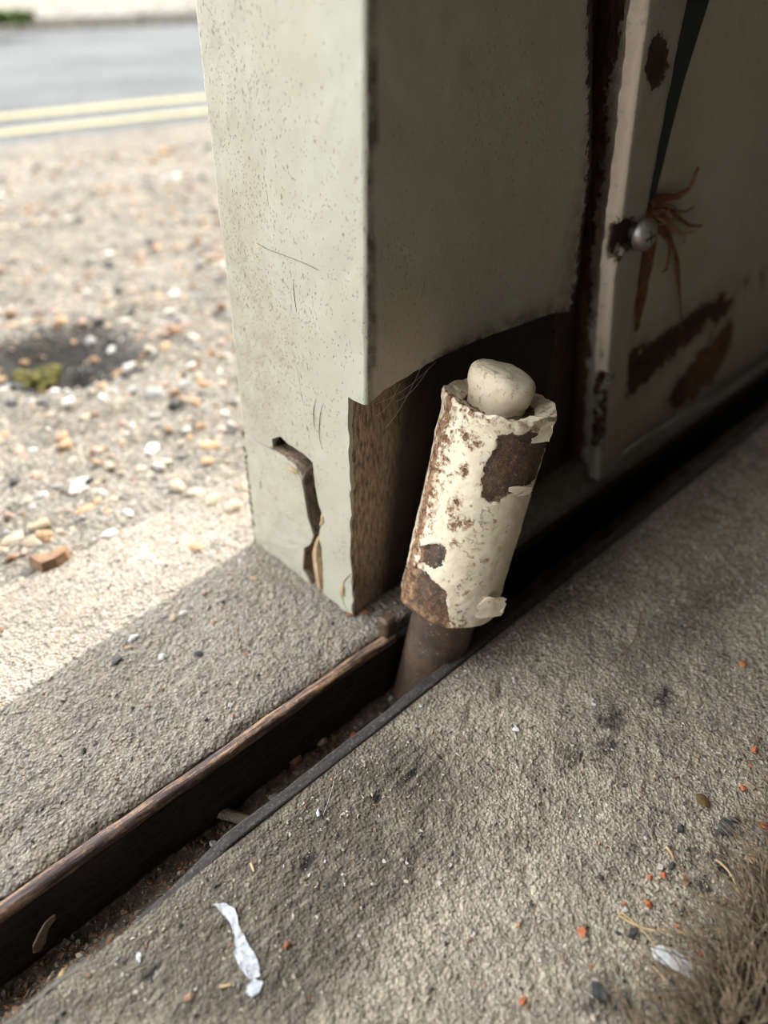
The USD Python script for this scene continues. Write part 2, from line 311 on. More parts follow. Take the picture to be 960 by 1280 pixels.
# paint flaking off rusty iron
def iron(name, paint=(0.76, 0.67, 0.51)):
    g = Graph(); bare, rust = g.attr('bare'), g.attr('rust')
    mid, fine = g.noise(160, 5, 0.65), g.noise(700, 5, 0.7)
    c = g.mix(g.step(mid, 0.40, 0.66), paint, tuple(x * y for x, y in zip(paint, (0.93, 0.90, 0.84))))
    c = g.mix(g.math('multiply', g.step(g.noise(60, 4), 0.55, 0.68), 0.5), c, (0.56, 0.54, 0.48))
    sp = g.math('add', g.noise(330, 6, 0.72), g.math('multiply', rust, 0.16))
    c = g.mix(g.math('multiply', g.step(sp, 0.64, 0.70), 0.85), c, (0.42, 0.20, 0.085))
    c = g.mix(g.step(sp, 0.71, 0.75), c, (0.13, 0.055, 0.025))
    edge = g.math('add', bare, g.math('multiply', g.math('subtract', g.noise(280, 6, 0.72), 0.5), 1.15))
    k = g.step(edge, 0.48, 0.53)
    r = g.mix(g.step(mid, 0.40, 0.60), (0.038, 0.031, 0.027), (0.105, 0.072, 0.050))
    r = g.mix(g.math('multiply', rust, g.step(fine, 0.42, 0.62)), r, (0.28, 0.115, 0.045))
    r = g.mix(g.math('multiply', g.step(g.noise(420, 5, 0.7), 0.56, 0.66), 0.7), r, (0.33, 0.21, 0.11))
    tan = g.math('multiply', g.step(rust, 0.62, 0.95), g.step(g.noise(260, 5, 0.7), 0.44, 0.56))
    r = g.mix(g.math('multiply', tan, 0.85), r, (0.50, 0.31, 0.165))
    r = g.mix(g.math('multiply', g.step(g.noise(520, 5, 0.7), 0.62, 0.68), 0.8), r, (0.52, 0.44, 0.33))
    c = g.mix(k, c, r)
    h = g.math('add', g.math('multiply', g.math('subtract', 1.0, k), 1.3), g.math('add', g.math('multiply', fine, g.step(k, 0, 1, 0.35, 1.6)), g.math('multiply', g.step(sp, 0.6, 0.75), -0.6)))
    g.done(name, c, g.step(edge, 0.45, 0.55, 0.5, 0.62), g.bump(h, 0.0007), spec=0.4)
iron('iron_paint')
g = Graph(); a, b = g.noise(110, 5, 0.65), g.noise(800, 5, 0.7)
c = g.mix(g.step(a, 0.35, 0.65), (0.050, 0.033, 0.023), (0.105, 0.066, 0.042))
c = g.mix(g.step(g.noise(520, 4, 0.65), 0.62, 0.70), c, (0.30, 0.25, 0.18))
g.done('brown_steel', c, g.step(b, 0.4, 0.7, 0.42, 0.7), g.bump(b, 0.0004), metallic=0.25, spec=0.5)
g = Graph(); a = g.noise(1, 5, 0.65, g.stretch(50, 500, 500)); b = g.noise(500, 5, 0.7)
c = g.mix(g.step(a, 0.36, 0.62), (0.040, 0.024, 0.022), (0.16, 0.105, 0.085))
c = g.mix(g.step(g.math('add', g.math('multiply', a, 0.6), g.math('multiply', b, 0.4)), 0.48, 0.60), c, (0.42, 0.26, 0.14))
g.done('channel_rust', c, g.step(b, 0.35, 0.65, 0.35, 0.7), g.bump(g.math('add', a, g.math('multiply', b, 0.5)), 0.0006), metallic=0.25, spec=0.5)
g = Graph(); a = g.noise(1, 5, 0.65, g.stretch(40, 300, 300)); b = g.noise(500, 5, 0.7)
g.done('channel_black', g.mix(g.step(a, 0.40, 0.70), (0.010, 0.008, 0.007), (0.045, 0.028, 0.020)), g.step(b, 0.35, 0.65, 0.5, 0.8), g.bump(g.math('add', a, g.math('multiply', b, 0.5)), 0.0006), spec=0.3)
g = Graph(); a = g.noise(1, 5, 0.65, g.stretch(60, 500, 500)); b = g.noise(600, 5, 0.7)
c = g.mix(g.step(a, 0.35, 0.65), (0.022, 0.020, 0.019), (0.062, 0.057, 0.052))
c = g.mix(g.step(b, 0.54, 0.66), c, (0.13, 0.115, 0.095))
g.done('lip_steel', c, 0.75, g.bump(b, 0.0005), metallic=0.1)
g = Graph(); a, b = g.noise(90, 5, 0.65), g.noise(700, 5, 0.72)
c = g.mix(g.step(a, 0.38, 0.64), (0.065, 0.045, 0.028), (0.15, 0.125, 0.095))
c = g.mix(g.step(b, 0.55, 0.68), c, (0.25, 0.19, 0.125))
c = g.mix(g.math('multiply', g.attr('dust_lit'), g.step(g.noise(220, 5), 0.3, 0.6)), c, (0.20, 0.20, 0.185))
g.done('channel_dirt', c, 0.95, g.bump(b, 0.0015), spec=0.2)
g = Graph(); a = g.noise(500, 6, 0.7)
g.done('dried_paint', g.mix(g.step(a, 0.40, 0.60), (0.40, 0.42, 0.44), (0.66, 0.70, 0.76)), 0.6, g.bump(a, 0.0006))

# ================================================================== THE SETTING
Y_LIP, Y_BAR0, Y_BAR1 = 0.1615, 0.1985, 0.2045     # floor channel: inner lip, outer bar
Y_IN, Y_NOTCH, Y_OUT, X_END = 0.215, 0.2265, 0.318, 0.200   # door: inner face, rebated face, outer face, free end
CH_Z = -0.044

def near(px, py, X, Y, rx, ry, z=0.0, ang=0.0):
    """1 at the middle of an elongated mark on the ground, 0 outside."""
    c = on_z(px, py, z); dx, dy = X - c[0], Y - c[1]; ca, sa = math.cos(ang), math.sin(ang)
    u, v = dx * ca + dy * sa, -dx * sa + dy * ca
    return np.clip(1.25 - np.hypot(u / rx, v / ry), 0, 1)

# ---- interior floor
def floor_z(P):
    X, Y = P[..., 0], P[..., 1]
    z = 0.0016 * fb(P, 38, 4, 1) + 0.0020 * fb(P, 330, 3, 2)
    z = z + 0.006 * fb(P, 9, 3, 3) * np.clip((Y_LIP - Y) / 0.04, 0, 1)
    for m in FLOOR_MARKS: z = z - 0.0016 * near(*m[:2], X, Y, *m[2:])
    edge = np.clip((Y_LIP - 0.006 - Y) / 0.010, 0, 1)
    return z * (0.15 + 0.85 * edge) - 0.0008
FLOOR_MARKS = [(515, 965, 0.006, 0.0022, 0, 0.15), (382, 1077, 0.007, 0.0025, 0, 0.1), (190, 1213, 0.006, 0.002, 0, 0.1), (472, 995, 0.004, 0.002, 0, 0.2),
               (625, 860, 0.010, 0.0018, 0, 0.5), (585, 893, 0.008, 0.0015, 0, 0.5)]
def floor_oil(v):
    X, Y = v[:, 0], v[:, 1]; o = np.zeros(len(v))
    for m in FLOOR_MARKS[:4]: o = np.maximum(o, near(*m[:2], X, Y, *m[2:]))
    for m in FLOOR_MARKS[4:]: o = np.maximum(o, 0.62 * near(*m[:2], X, Y, *m[2:]))
    for px, py, r in ((905, 1075, .010), (925, 1095, .012), (880, 1105, .008), (900, 1035, .007), (860, 1140, .006), (835, 1250, .012), (750, 1245, .012), (775, 1258, .010), (870, 1065, .006), (790, 1060, .006), (830, 870, .012), (715, 945, .010), (765, 900, .014), (760, 930, .01)):
        o = np.maximum(o, 0.66 * near(px, py, X, Y, r * 1.25, r * .8))
    return o
def floor_dust(v):
    X, Y = v[:, 0], v[:, 1]
    lip = np.exp(-np.clip(Y_LIP - Y, 0, None) / 0.017) * 0.75
    sweep = 0.95 * np.clip(1.2 - np.hypot((X - 0.115) / 0.085, (Y - 0.125) / 0.034), 0, 1)
    pg = np.array([on_z(px, py)[:2] for px, py in ((120, 1180), (480, 905), (575, 930), (548, 1060), (500, 1130), (440, 1200), (370, 1300), (0, 1300), (0, 1265))])
    sweep = np.maximum(sweep * 0.9, 1.0 * np.clip(0.5 + sd_poly(pg, X, Y) / 0.022, 0, 1))
    far = 0.55 * np.clip(1.2 - np.hypot((X - 0.33) / 0.10, (Y - 0.095) / 0.02), 0, 1)
    return np.clip(np.maximum.reduce([lip, sweep, far]) * (0.62 + 1.3 * (fb(v, 30, 4, 9) + 0.35)), 0, 1)
xs = spaced((-5.0, 0.4), (-0.12, 0.0016), (0.50, 0.004), (0.95, 0.3), (3.6, 0))
ys = spaced((-3.6, 0.3), (-0.10, 0.0016), (Y_LIP, 0))
floor = thing('floor', 'rough grey-brown concrete floor inside the doorway, gritty and dusty', 'floor', kind='structure')
def _f(U, V):
    P = np.stack([U, V, 0 * U], -1); P[..., 2] = floor_z(P); return P
obj('slab', slab(xs, ys, _f, lambda P: np.c_[P[:, :2], np.full(len(P), -0.08)]), 'floor_concrete', floor, 40, {'oil_shade': floor_oil, 'dust_lit': floor_dust})
# dried dribble of white paint on the floor
def blob(pts, name, label, parent, material, h=0.0010, seed=0):
    w = np.array([on_z(*p)[:2] for p in pts]); pg = Polygon(w).buffer(0)
    # ragged edge
    b = np.array(pg.segmentize(0.0015).exterior.coords)[:-1]; b3 = np.c_[b, 0 * b[:, 0]]
    b = b + 0.0018 * np.c_[fb(b3, 400, 3, seed), fb(b3, 400, 3, seed + 5)]
    pg = Polygon(b).buffer(0); pg = max(getattr(pg, 'geoms', [pg]), key=lambda q: q.area)
    m = tri(man(trimesh.creation.extrude_polygon(pg, 0.003, engine='earcut')).refine_to_length(0.002))
    top = m.vertices[:, 2] > 0.0015; P = m.vertices.copy()
    P[:, 2] = np.where(top, floor_z(P) + h + 0.0008 * fb(P, 500, 3, seed), floor_z(P) - 0.001)
    return obj(name, T(P, m.faces), material, parent, 40, label=label)
blob([(268, 1130), (284, 1128), (296, 1142), (300, 1160), (310, 1180), (322, 1203), (326, 1220), (312, 1224), (300, 1208), (292, 1196), (294, 1172), (288, 1152), (276, 1140)], 'paint_dribble', 'long dried dribble of pale blue-white paint on the floor', floor, 'dried_paint', seed=3)
blob([(309, 1232), (318, 1224), (328, 1228), (326, 1240), (316, 1245), (308, 1241)], 'paint_dribble', 'round dried drop at the lower end of the paint dribble', floor, 'dried_paint', seed=4)

# ---- concrete sill between the channel and the pavement
Y_S0, Y_S1 = Y_BAR1 + 0.0022, 0.385
def sill_z(P):
    X, Y = P[..., 0], P[..., 1]
    z = 0.0016 * fb(P, 130, 3, 11) + 0.0020 * fb(P, 520, 3, 12) + 0.003 * fb(P, 25, 3, 13)
    chip = np.clip(1 - np.abs(X - 0.03) / 0.02, 0, 1) + np.clip(1 - np.abs(X - 0.115) / 0.02, 0, 1) * 0.5 + 0.4
    z = z - 0.006 * chip * np.clip(1 - (Y - Y_S0) / 0.006, 0, 1) ** 2 * (0.6 + 1.4 * (fb(P, 120, 3, 14) + .3))
    return z - 0.0012 - 0.03 * np.clip(Y - 0.33, 0, None)
def sill_edge_shade(v): return np.clip(0.45 * np.clip(1 - np.abs(v[:, 1] - 0.33) / 0.02, 0, 1) * np.clip((v[:, 0] - 0.05) / 0.1, 0, 1) + near(30, 1020, v[:, 0], v[:, 1], .03, .008) * .5, 0, 1)  # dark band painted along the shadow edge, plus a small dark mark
xs = spaced((-5.0, 0.4), (-0.10, 0.0013), (0.26, 0.02), (0.6, 0.3), (3.6, 0))
ys = spaced((Y_S0, 0.0013), (0.335, 0.003), (Y_S1, 0))
sill = thing('trim_1', 'coarse sandy concrete threshold between the floor channel and the pavement', 'threshold', kind='structure')
def _f(U, V):
    P = np.stack([U, V, 0 * U], -1); P[..., 2] = sill_z(P); return P
obj('threshold', slab(xs, ys, _f, lambda P: np.c_[P[:, :2], np.full(len(P), -0.09)]), 'sill_concrete', sill, 40, {'oil_shade': sill_edge_shade})

for k, (px, py, sz, mt_) in enumerate(((216, 771, .0085, 'stone_tan'), (229, 765, .0065, 'stone_white'), (167, 796, .0085, 'stone_white'), (203, 819, .0060, 'stone_white'), (247, 816, .0062, 'stone_dark'), (145, 825, .0072, 'stone_dark'), (268, 777, .0062, 'stone_orange'), (318, 723, .0062, 'stone_orange'), (104, 937, .0050, 'stone_dark'), (292, 745, .0065, 'stone_grey'), (340, 745, .0050, 'stone_tan'), (160, 808, .0050, 'stone_orange'), (205, 770, .0050, 'stone_grey'), (300, 700, .0055, 'stone_white'), (255, 740, .0052, 'stone_pink'))):
    m = stone(sz, np.random.default_rng(400 + k), 0.55); P = on_z(px, py, 0.0); m.apply_translation([P[0], P[1], float(sill_z(P[None])[0]) + 0.0002]); obj('pebble', m, mt_, sill, True)

# ---- pavement outside, falling to the road
Y_ROAD, ROAD_Z = 1.80, -0.085
ROAD_ANG = -0.13
def pav_base(Y): return -0.0012 - 0.03 * (Y_S1 - 0.33) - 0.042 * np.clip(Y - Y_S1, 0, None)
PIT = None
def on_pav(px, py):
    z = 0.0
    for _ in range(12): P = on_z(px, py, z); z = float(pav_base(P[1]))
    return P
PIT = on_pav(52, 440); PIT2 = on_pav(105, 455)
def pav_z(P):
    X, Y = P[..., 0], P[..., 1]
    k = np.clip((Y - 0.385) / 0.04, 0, 1)
    z = pav_base(Y) + k * (0.014 * fb(P, 24, 4, 21) + 0.011 * fb(P, 80, 3, 22)) + 0.003 * fb(P, 300, 2, 23)
    for c, r, d in ((PIT, 0.055, 0.03), (PIT2, 0.04, 0.022)):
        z = z - d * np.clip(1.3 - np.hypot((X - c[0]) / (r * 1.5), (Y - c[1]) / r), 0, 1)
    return z
def pav_pit_shade(v):  # shade of the pits painted in, plus random darker patches
    o = np.zeros(len(v))
    for c, r in ((PIT, 0.070), (PIT2, 0.050)): o = np.maximum(o, np.clip(1.35 - np.hypot((v[:, 0] - c[0]) / (r * 1.5), (v[:, 1] - c[1]) / r), 0, 1))
    return o + 0.30 * np.clip((fb(v, 14, 3, 25) + 0.05) * 3, 0, 1)
pavement = thing('pavement', 'sunlit pavement of worn concrete with exposed pebbles, outside the door', 'pavement', kind='structure')
xs = spaced((-5.0, 0.3), (-0.2, 0.006), (1.7, 0.03), (3.0, 0.4), (9.0, 0))
ys = spaced((Y_S1, 0.005), (1.15, 0.012), (Y_ROAD, 0))
def road_shift(X): return np.tan(ROAD_ANG) * (X - 0.8)
def _f(U, V):
    t = np.clip((V - Y_S1) / (Y_ROAD - Y_S1), 0, 1)
    P = np.stack([U, V + t ** 2 * np.clip(road_shift(U), -0.5, 0.5), 0 * U], -1); P[..., 2] = pav_z(P); return P
obj('slab', slab(xs, ys, _f, lambda P: np.c_[P[:, :2], np.full(len(P), -0.25)]), 'pavement_concrete', pavement, 40, {'oil_shade': pav_pit_shade})

# pebbles set into the pavement: each one that the photograph shows is a part
KINDS = ['stone_orange', 'stone_tan', 'stone_white', 'stone_grey', 'stone_brown', 'stone_pink', 'stone_dark']
WEIGHT = [0.13, 0.26, 0.09, 0.22, 0.10, 0.12, 0.08]
rng = np.random.default_rng(11)
cand = []
while len(cand) < 13000:
    x, y = rng.uniform(-0.25, 2.3), Y_S1 + 0.02 + (1.6 - Y_S1) * rng.random() ** 1.3
    q = project([x, y, pav_base(y)])[0]
    smooth_patch = fb(np.array([x, y, 0]), 5, 2, 31) > 0.07
    if smooth_patch and rng.random() < 0.75: continue
    s = float(np.clip(rng.lognormal(math.log(0.0085), 0.5), 0.003, 0.026))
    if y < 0.47: s *= 0.5 + 0.5 * (y - 0.40) / 0.07 if y > 0.40 else 0.5
    cand.append((x, y, s, s * F_PX / q[2] if -20 < q[0] < 330 and 150 < q[1] < 720 else 0))
order = sorted(range(len(cand)), key=lambda i: -cand[i][3])
loose = {k: [] for k in KINDS}
for rank, i in enumerate(order):
    x, y, s, px = cand[i]
    m = stone(s, rng, 0.65); k = KINDS[rng.choice(7, p=np.array(WEIGHT) / sum(WEIGHT))]
    p = np.array([[x, y, 0.0]]); m.apply_translation([x, y, pav_z(p)[0] + s * rng.uniform(-0.12, 0.06)])
    if rank < 285 and px >= 7: obj('pebble', m, k, pavement, True)
    else: loose[k].append(m)
for k in KINDS: obj('gravel', trimesh.util.concatenate(loose[k]), k, pavement, False, kind='stuff')
# the larger stones one can point to
def pav_stone(px, py, L, W, H, material, ang, label, seed):
    r = np.random.default_rng(seed); P = on_pav(px, py); m = stone(1.0, r, 1.0, 26)
    m.apply_scale([L, W * 1.3, H]); m.apply_transform(trimesh.transformations.rotation_matrix(ang, [0, 0, 1]))
    m.apply_scale([0.8, 0.8, 0.8]); m.apply_translation([P[0], P[1], pav_z(P[None])[0] + H * 0.02]); obj('pebble', m, material, pavement, True, label=label)
pav_stone(100, 608, 0.050, 0.013, 0.009, 'stone_white', 0.55, 'long bright white stone set in the pavement', 1)
pav_stone(18, 672, 0.040, 0.014, 0.010, 'stone_tan', 0.5, 'long pale yellow stone at the left edge', 2)
pav_stone(55, 672, 0.018, 0.014, 0.012, 'stone_orange', 0.2, 'small round orange stone', 3)
pav_stone(108, 640, 0.030, 0.018, 0.010, 'stone_orange', 0.6, None, 4)
pav_stone(138, 668, 0.016, 0.011, 0.008, 'stone_white', 0.6, None, 5)
pav_stone(222, 610, 0.028, 0.014, 0.014, 'stone_tan', 1.0, None, 6)
pav_stone(268, 626, 0.024, 0.016, 0.012, 'stone_tan', 0.2, None, 7)
pav_stone(292, 636, 0.022, 0.015, 0.012, 'stone_tan', 0.1, None, 8)
pav_stone(245, 618, 0.022, 0.015, 0.010, 'stone_tan', 0.1, None, 9)
pav_stone(302, 612, 0.018, 0.016, 0.014, 'stone_tan', 1.4, None, 10)
pav_stone(160, 645, 0.015, 0.011, 0.008, 'stone_white', 0.3, None, 12)
pav_stone(245, 685, 0.018, 0.012, 0.008, 'stone_orange', -0.2, None, 13)
pav_stone(205, 680, 0.022, 0.014, 0.008, 'stone_pink', 0.0, None, 14)
pav_stone(290, 680, 0.016, 0.012, 0.007, 'stone_pink', 0.0, None, 15)
pav_stone(135, 320, 0.024, 0.018, 0.010, 'stone_white', 0.0, 'bright round white pebble far out on the pavement', 16)
pav_stone(190, 560, 0.040, 0.014, 0.006, 'stone_white', 0.6, None, 17)
pav_stone(262, 560, 0.030, 0.018, 0.012, 'stone_orange', 0.0, None, 18)
pav_stone(240, 458, 0.016, 0.014, 0.012, 'stone_white', 0.0, None, 19)

# ---- road, double yellow lines, far kerb and far pavement
RD = thing('road', 'grey asphalt road beyond the pavement with double yellow lines', 'road', kind='structure')
ca, sa = math.cos(ROAD_ANG), math.sin(ROAD_ANG)
def road_pt(s, t, z):     # s along the road, t across it
    return np.stack([0.8 + s * ca - t * sa, Y_ROAD - 0.02 + s * sa + t * ca, np.broadcast_to(z, np.shape(s))], -1)
def road_strip(t0, t1, z0, z1, s0=-4.0, s1=14.0, ns=160, nt=10, amp=0.004, seed=0):
    def f(U, V):
        P = road_pt(U, V, z1); P[..., 2] += amp * fb(P, 4, 4, seed); return P
    return slab(np.linspace(s0, s1, ns), np.linspace(t0, t1, nt), f, lambda P: np.c_[P[:, :2], np.full(len(P), z0)])
def across(px, py, z):    # how far across the road a pixel lies
    P = on_z(px, py, z); d = P[:2] - road_pt(np.array(0.0), np.array(0.0), 0)[:2]; return -d[0] * sa + d[1] * ca
T_Y = [(across(120, 158, ROAD_Z), across(120, 152.5, ROAD_Z)), (across(120, 139, ROAD_Z), across(120, 133.5, ROAD_Z))]
T_K = across(120, 36, ROAD_Z)
obj('carriageway', road_strip(-0.25, T_K, -0.3, ROAD_Z, nt=30), 'asphalt', RD, 40)
for a, b in T_Y: obj('yellow_line', road_strip(a, b, ROAD_Z - 0.01, ROAD_Z + 0.004, amp=0.004), 'road_paint_yellow', RD, 40)
far = thing('kerb', 'pale concrete kerb along the far side of the road', 'kerb', kind='structure')
s = -3.0; rng = np.random.default_rng(5)
while s < 12:
    L = 0.60; pts = []
    P = np.array([road_pt(np.array(s + u), np.array(T_K + w), ROAD_Z + z) for u in (0.006, L - 0.006) for w in (0.0, 0.125) for z in (-0.15, 0.055 + rng.uniform(-.003, .003))])
    obj('kerb_stone', trimesh.convex.convex_hull(P), 'kerb_concrete', far, False); s += L
farpav = thing('far_pavement', 'pale pavement and gritty verge on the far side of the road', 'pavement', kind='structure')
obj('slab', road_strip(T_K + 0.128, T_K + 3.5, -0.3, ROAD_Z + 0.05, nt=60, amp=0.03, seed=8), 'far_pavement', farpav, 40)
rng = np.random.default_rng(21); bits = []
for _ in range(900):
    P = road_pt(np.array(rng.uniform(-2, 8)), np.array(T_K + 0.13 + rng.exponential(0.25)), ROAD_Z + 0.055)
    m = stone(rng.uniform(0.02, 0.06), rng); m.apply_translation(P); bits.append(m)
obj('verge_grit', trimesh.util.concatenate(bits), 'stone_grey', farpav, False, kind='stuff')

# ---- the room behind the camera, and the wall around the opening
RX0, RX1, RY0, RZ = -2.0, 3.4, -3.4, 2.35
LEFT_Y = -0.25                              # unseen left wall cut short here to let in side light
obj('wall_left', box(RX0 - 0.1, RX0, RY0, LEFT_Y, -0.08, RZ), 'room_wall', smooth=False, kind='structure', label='plain wall at the left of the room, outside the frame', cat='wall')
obj('wall_right', box(RX1, RX1 + 0.1, RY0, 0.32, -0.08, RZ), 'room_wall', smooth=False, kind='structure', label='plain wall at the right of the room, outside the frame', cat='wall')
obj('wall_back', box(RX0 - 0.1, RX1 + 0.1, RY0 - 0.1, RY0, -0.08, RZ), 'room_wall', smooth=False, kind='structure', label='plain wall behind the camera', cat='wall')
obj('wall_front', box(RX0 - 0.1, RX1 + 0.1, 0.20, 0.32, 2.07, RZ), 'room_wall', smooth=False, kind='structure', label='lintel wall above the doorway, outside the frame', cat='wall')
obj('wall_front', box(1.705, RX1 + 0.1, 0.20, 0.32, 0.003, 2.07), 'room_wall', smooth=False, kind='structure', label='wall beside the doorway beyond the far end of the door, outside the frame, added to block the sun', cat='wall')  # unseen wall added to keep sun from passing the door end
obj('ceiling', box(RX0 - 0.1, RX1 + 0.1, RY0 - 0.1, 0.32, RZ, RZ + 0.1), 'ceiling_paint', smooth=False, kind='structure', label='plain ceiling of the room, outside the frame', cat='ceiling')

# ---- floor channel
channel = thing('floor_channel', 'rusty steel guide channel sunk in the floor in front of the door', 'channel')
def bar(x0, x1, y0, y1, z0, z1, wob, seed, r=0.0012, dip=0.0):
    """A worn steel bar along x with softly rounded, uneven edges."""
    prof = []
    for cx, cy, a0 in ((y1 - r, z1 - r, 0), (y0 + r, z1 - r, 90), (y0 + r, z0 + r, 180), (y1 - r, z0 + r, 270)):
        for k in range(4):
            a = math.radians(a0 + 30 * k); prof.append((cx + r * math.cos(a), cy + r * math.sin(a)))
    prof = np.array(prof + [prof[0]])
    us = np.arange(len(prof)); xs_ = spaced((x0, 0.003), (min(x1, 0.6), 0.05), (x1, 0)) if x1 > 0.62 else np.linspace(x0, x1, max(4, int((x1 - x0) / 0.003)))
    def f(U, V):
        q = prof[V.astype(int)]; P = np.stack([U, q[..., 0], q[..., 1]], -1)
        P[..., 1] += wob * 2 * fb(np.stack([U * 40, 0 * U, 0 * U], -1), 1, 4, seed); P[..., 2] += wob * 2 * fb(np.stack([U * 60, q[..., 0] * 300, 0 * U], -1), 1, 3, seed + 1) - dip * np.clip((0.075 - U) / 0.045, 0, 1); return P
    P, fc = grid(xs_, us, f); n = len(prof); N = len(P)
    caps = [[0, k, k + 1] for k in range(1, n - 2)] + [[N - n, N - n + k + 1, N - n + k] for k in range(1, n - 2)]
    return T(P, np.vstack([fc, caps]))
obj('outer_bar', bar(-2.0, 0.2065, Y_BAR0, Y_BAR1, -0.005, 0.0012, 0.0007, 41, 0.0022), 'channel_rust', channel, 40, label='worn rusty top edge of the outer bar')
obj('side_wall', bar(-2.0, 0.2065, Y_BAR0 + 0.0006, Y_BAR1, CH_Z - 0.006, -0.0045, 0.0006, 41), 'channel_black', channel, 40, label='black inner side of the channel')  # near-black material, much darker than the bar above
obj('outer_wall', bar(0.207, 1.7, Y_BAR0 + 0.001, Y_BAR1, CH_Z - 0.006, -0.006, 0.0004, 43), 'channel_black', channel, 40)
obj('inner_lip', bar(0.030, 1.7, Y_LIP + 0.0002, Y_LIP + 0.0062, CH_Z - 0.006, 0.0004, 0.0007, 44, dip=0.010), 'lip_steel', channel, 40)
obj('stop_block', rough(tri(man(box(0.2005, 0.2085, Y_BAR0 + 0.001, Y_BAR1 + 0.003, -0.004, 0.0125, 0.0015)).refine_to_length(0.0015)), 0.0006, 300), 'brown_steel', channel, 40, label='small rusty upstand at the end of the bar')
def dirt_z(P):
    X, Y = P[..., 0], P[..., 1]
    rise = np.clip((0.192 - Y) / 0.03, 0, 1) * np.clip((0.13 - X) / 0.12, 0, 1)
    return CH_Z + 0.040 * rise ** 1.2 + 0.005 * fb(P, 60, 4, 51) + 0.004 * fb(P, 260, 3, 52) + 0.002
xs = spaced((-2.0, 0.2), (-0.08, 0.0018), (0.30, 0.02), (3.3, 0)); ys = np.linspace(Y_LIP + 0.0002, Y_BAR0 + 0.0015, 24)
def _f(U, V):
    P = np.stack([U, V, 0 * U], -1); P[..., 2] = dirt_z(P); return P
obj('dirt_bed', slab(xs, ys, _f, lambda P: np.c_[P[:, :2], np.full(len(P), CH_Z - 0.006)]), 'channel_dirt', channel, 40, {'dust_lit': lambda v: np.clip(0.9 * np.clip((0.185 - v[:, 1]) / 0.012, 0, 1) * np.clip((0.16 - v[:, 0]) / 0.1, 0, 1), 0, 1)})

# ================================================================== THE DOOR
door = thing('door_1', 'old painted timber garage door leaf, its cracked end post standing on the threshold', 'door', loc=(X_END, 0.265, 0), kind='structure')
DZ = 2.04
# leaf 1: end post and board in one, rebated at the foot
r1, r2 = 0.0022, 0.005
prof = []
for cx, cy, r, a0 in ((X_END + r2, Y_OUT - r2, r2, 90), (X_END + r1, Y_IN + r1, r1, 180)):
    for k in range(7): a = math.radians(a0 + 15 * k); prof.append((cx + r * math.cos(a), cy + r * math.sin(a)))
prof += [(0.3605, Y_IN), (0.3605, 0.235), (0.455, 0.235), (0.455, Y_OUT)]
whole = prism_z(prof, 0.0, 0.42)
# leaning free edge of the front layer
whole -= prism_y([(0.3275, 0.43), (0.3300, 0.28), (0.3503, 0.2147), (0.3554, 0.1627), (0.357, 0.12), (0.46, 0.12), (0.46, 0.43)], 0.20, 0.235)
top = [(0.19, 0.1335), (0.2015, 0.1365)] + [tuple(on_y(px, py, Y_IN)[[0, 2]]) for px, py in ((480, 487), (510, 470), (548, 447), (590, 428), (640, 409), (690, 392), (730, 388))] + [(0.46, 0.120)]
whole -= prism_y([(0.19, -0.01)] + [(0.46, -0.01)] + top[::-1], 0.19, Y_NOTCH)
# the split foot: cavity, then the loose end of the bottom rail set back into it
yz = lambda pts: np.array([on_x(px, py, X_END)[[1, 2]] for px, py in pts])
UP = [(280, 524), (292, 531), (303, 540), (322, 551), (341, 560), (340, 548), (351, 545), (360, 555), (378, 566), (391, 578), (393, 600), (398, 632), (403, 645), (399, 670), (402, 690), (404, 720), (405, 768), (395, 790), (300, 790), (270, 690)]
LOW = [(301, 541), (318, 552), (335, 563), (352, 574), (366, 586), (376, 600), (380, 622), (384, 648), (391, 670), (387, 681), (379, 686), (378, 712), (384, 722), (393, 742), (394, 757), (380, 738), (318, 684)]
cav = prism_x(yz(UP)[::-1], X_END - 0.01, X_END + 0.042)
if cav.volume() < 0: cav = prism_x(yz(UP), X_END - 0.01, X_END + 0.042)
whole -= cav
post = tri(whole.refine_to_length(0.0042))
post = rough(post, 0.0007, 45, 4, 61); post = rough(post, 0.0004, 260, 2, 62)
ragged = (post.vertices[:, 0] < X_END + 0.003) & (np.abs(post.vertices[:, 1] - Y_NOTCH) < 0.003) & (post.vertices[:, 2] < 0.13)
post.vertices[ragged, 1] += 0.0035 * fb(post.vertices[ragged] * [0, 0, 1], 160, 3, 63)
post = trimesh.util.concatenate([post, tri(prism_z([p for p in prof[:-4]] + [(0.3275, Y_IN), (0.3275, 0.235), (0.455, 0.235), (0.455, Y_OUT)], 0.42, DZ))])
def post_grime(v):
    out = np.clip((v[:, 1] - 0.245) / 0.06, 0, 1); low = np.clip((0.30 - v[:, 2]) / 0.16, 0, 1)
    endf = v[:, 0] < X_END + 0.004
    gr = np.clip(0.16 + 0.80 * out * (0.35 + 0.65 * low) + 0.30 * low * (0.4 + 0.6 * out) + 1.1 * fb(v, 26, 4, 64), 0, 1)
    return np.where(endf, gr, np.clip(0.25 + 0.6 * fb(v, 22, 3, 64) + 0.25 * np.clip((0.2 - v[:, 2]) / 0.08, 0, 1), 0, 1))
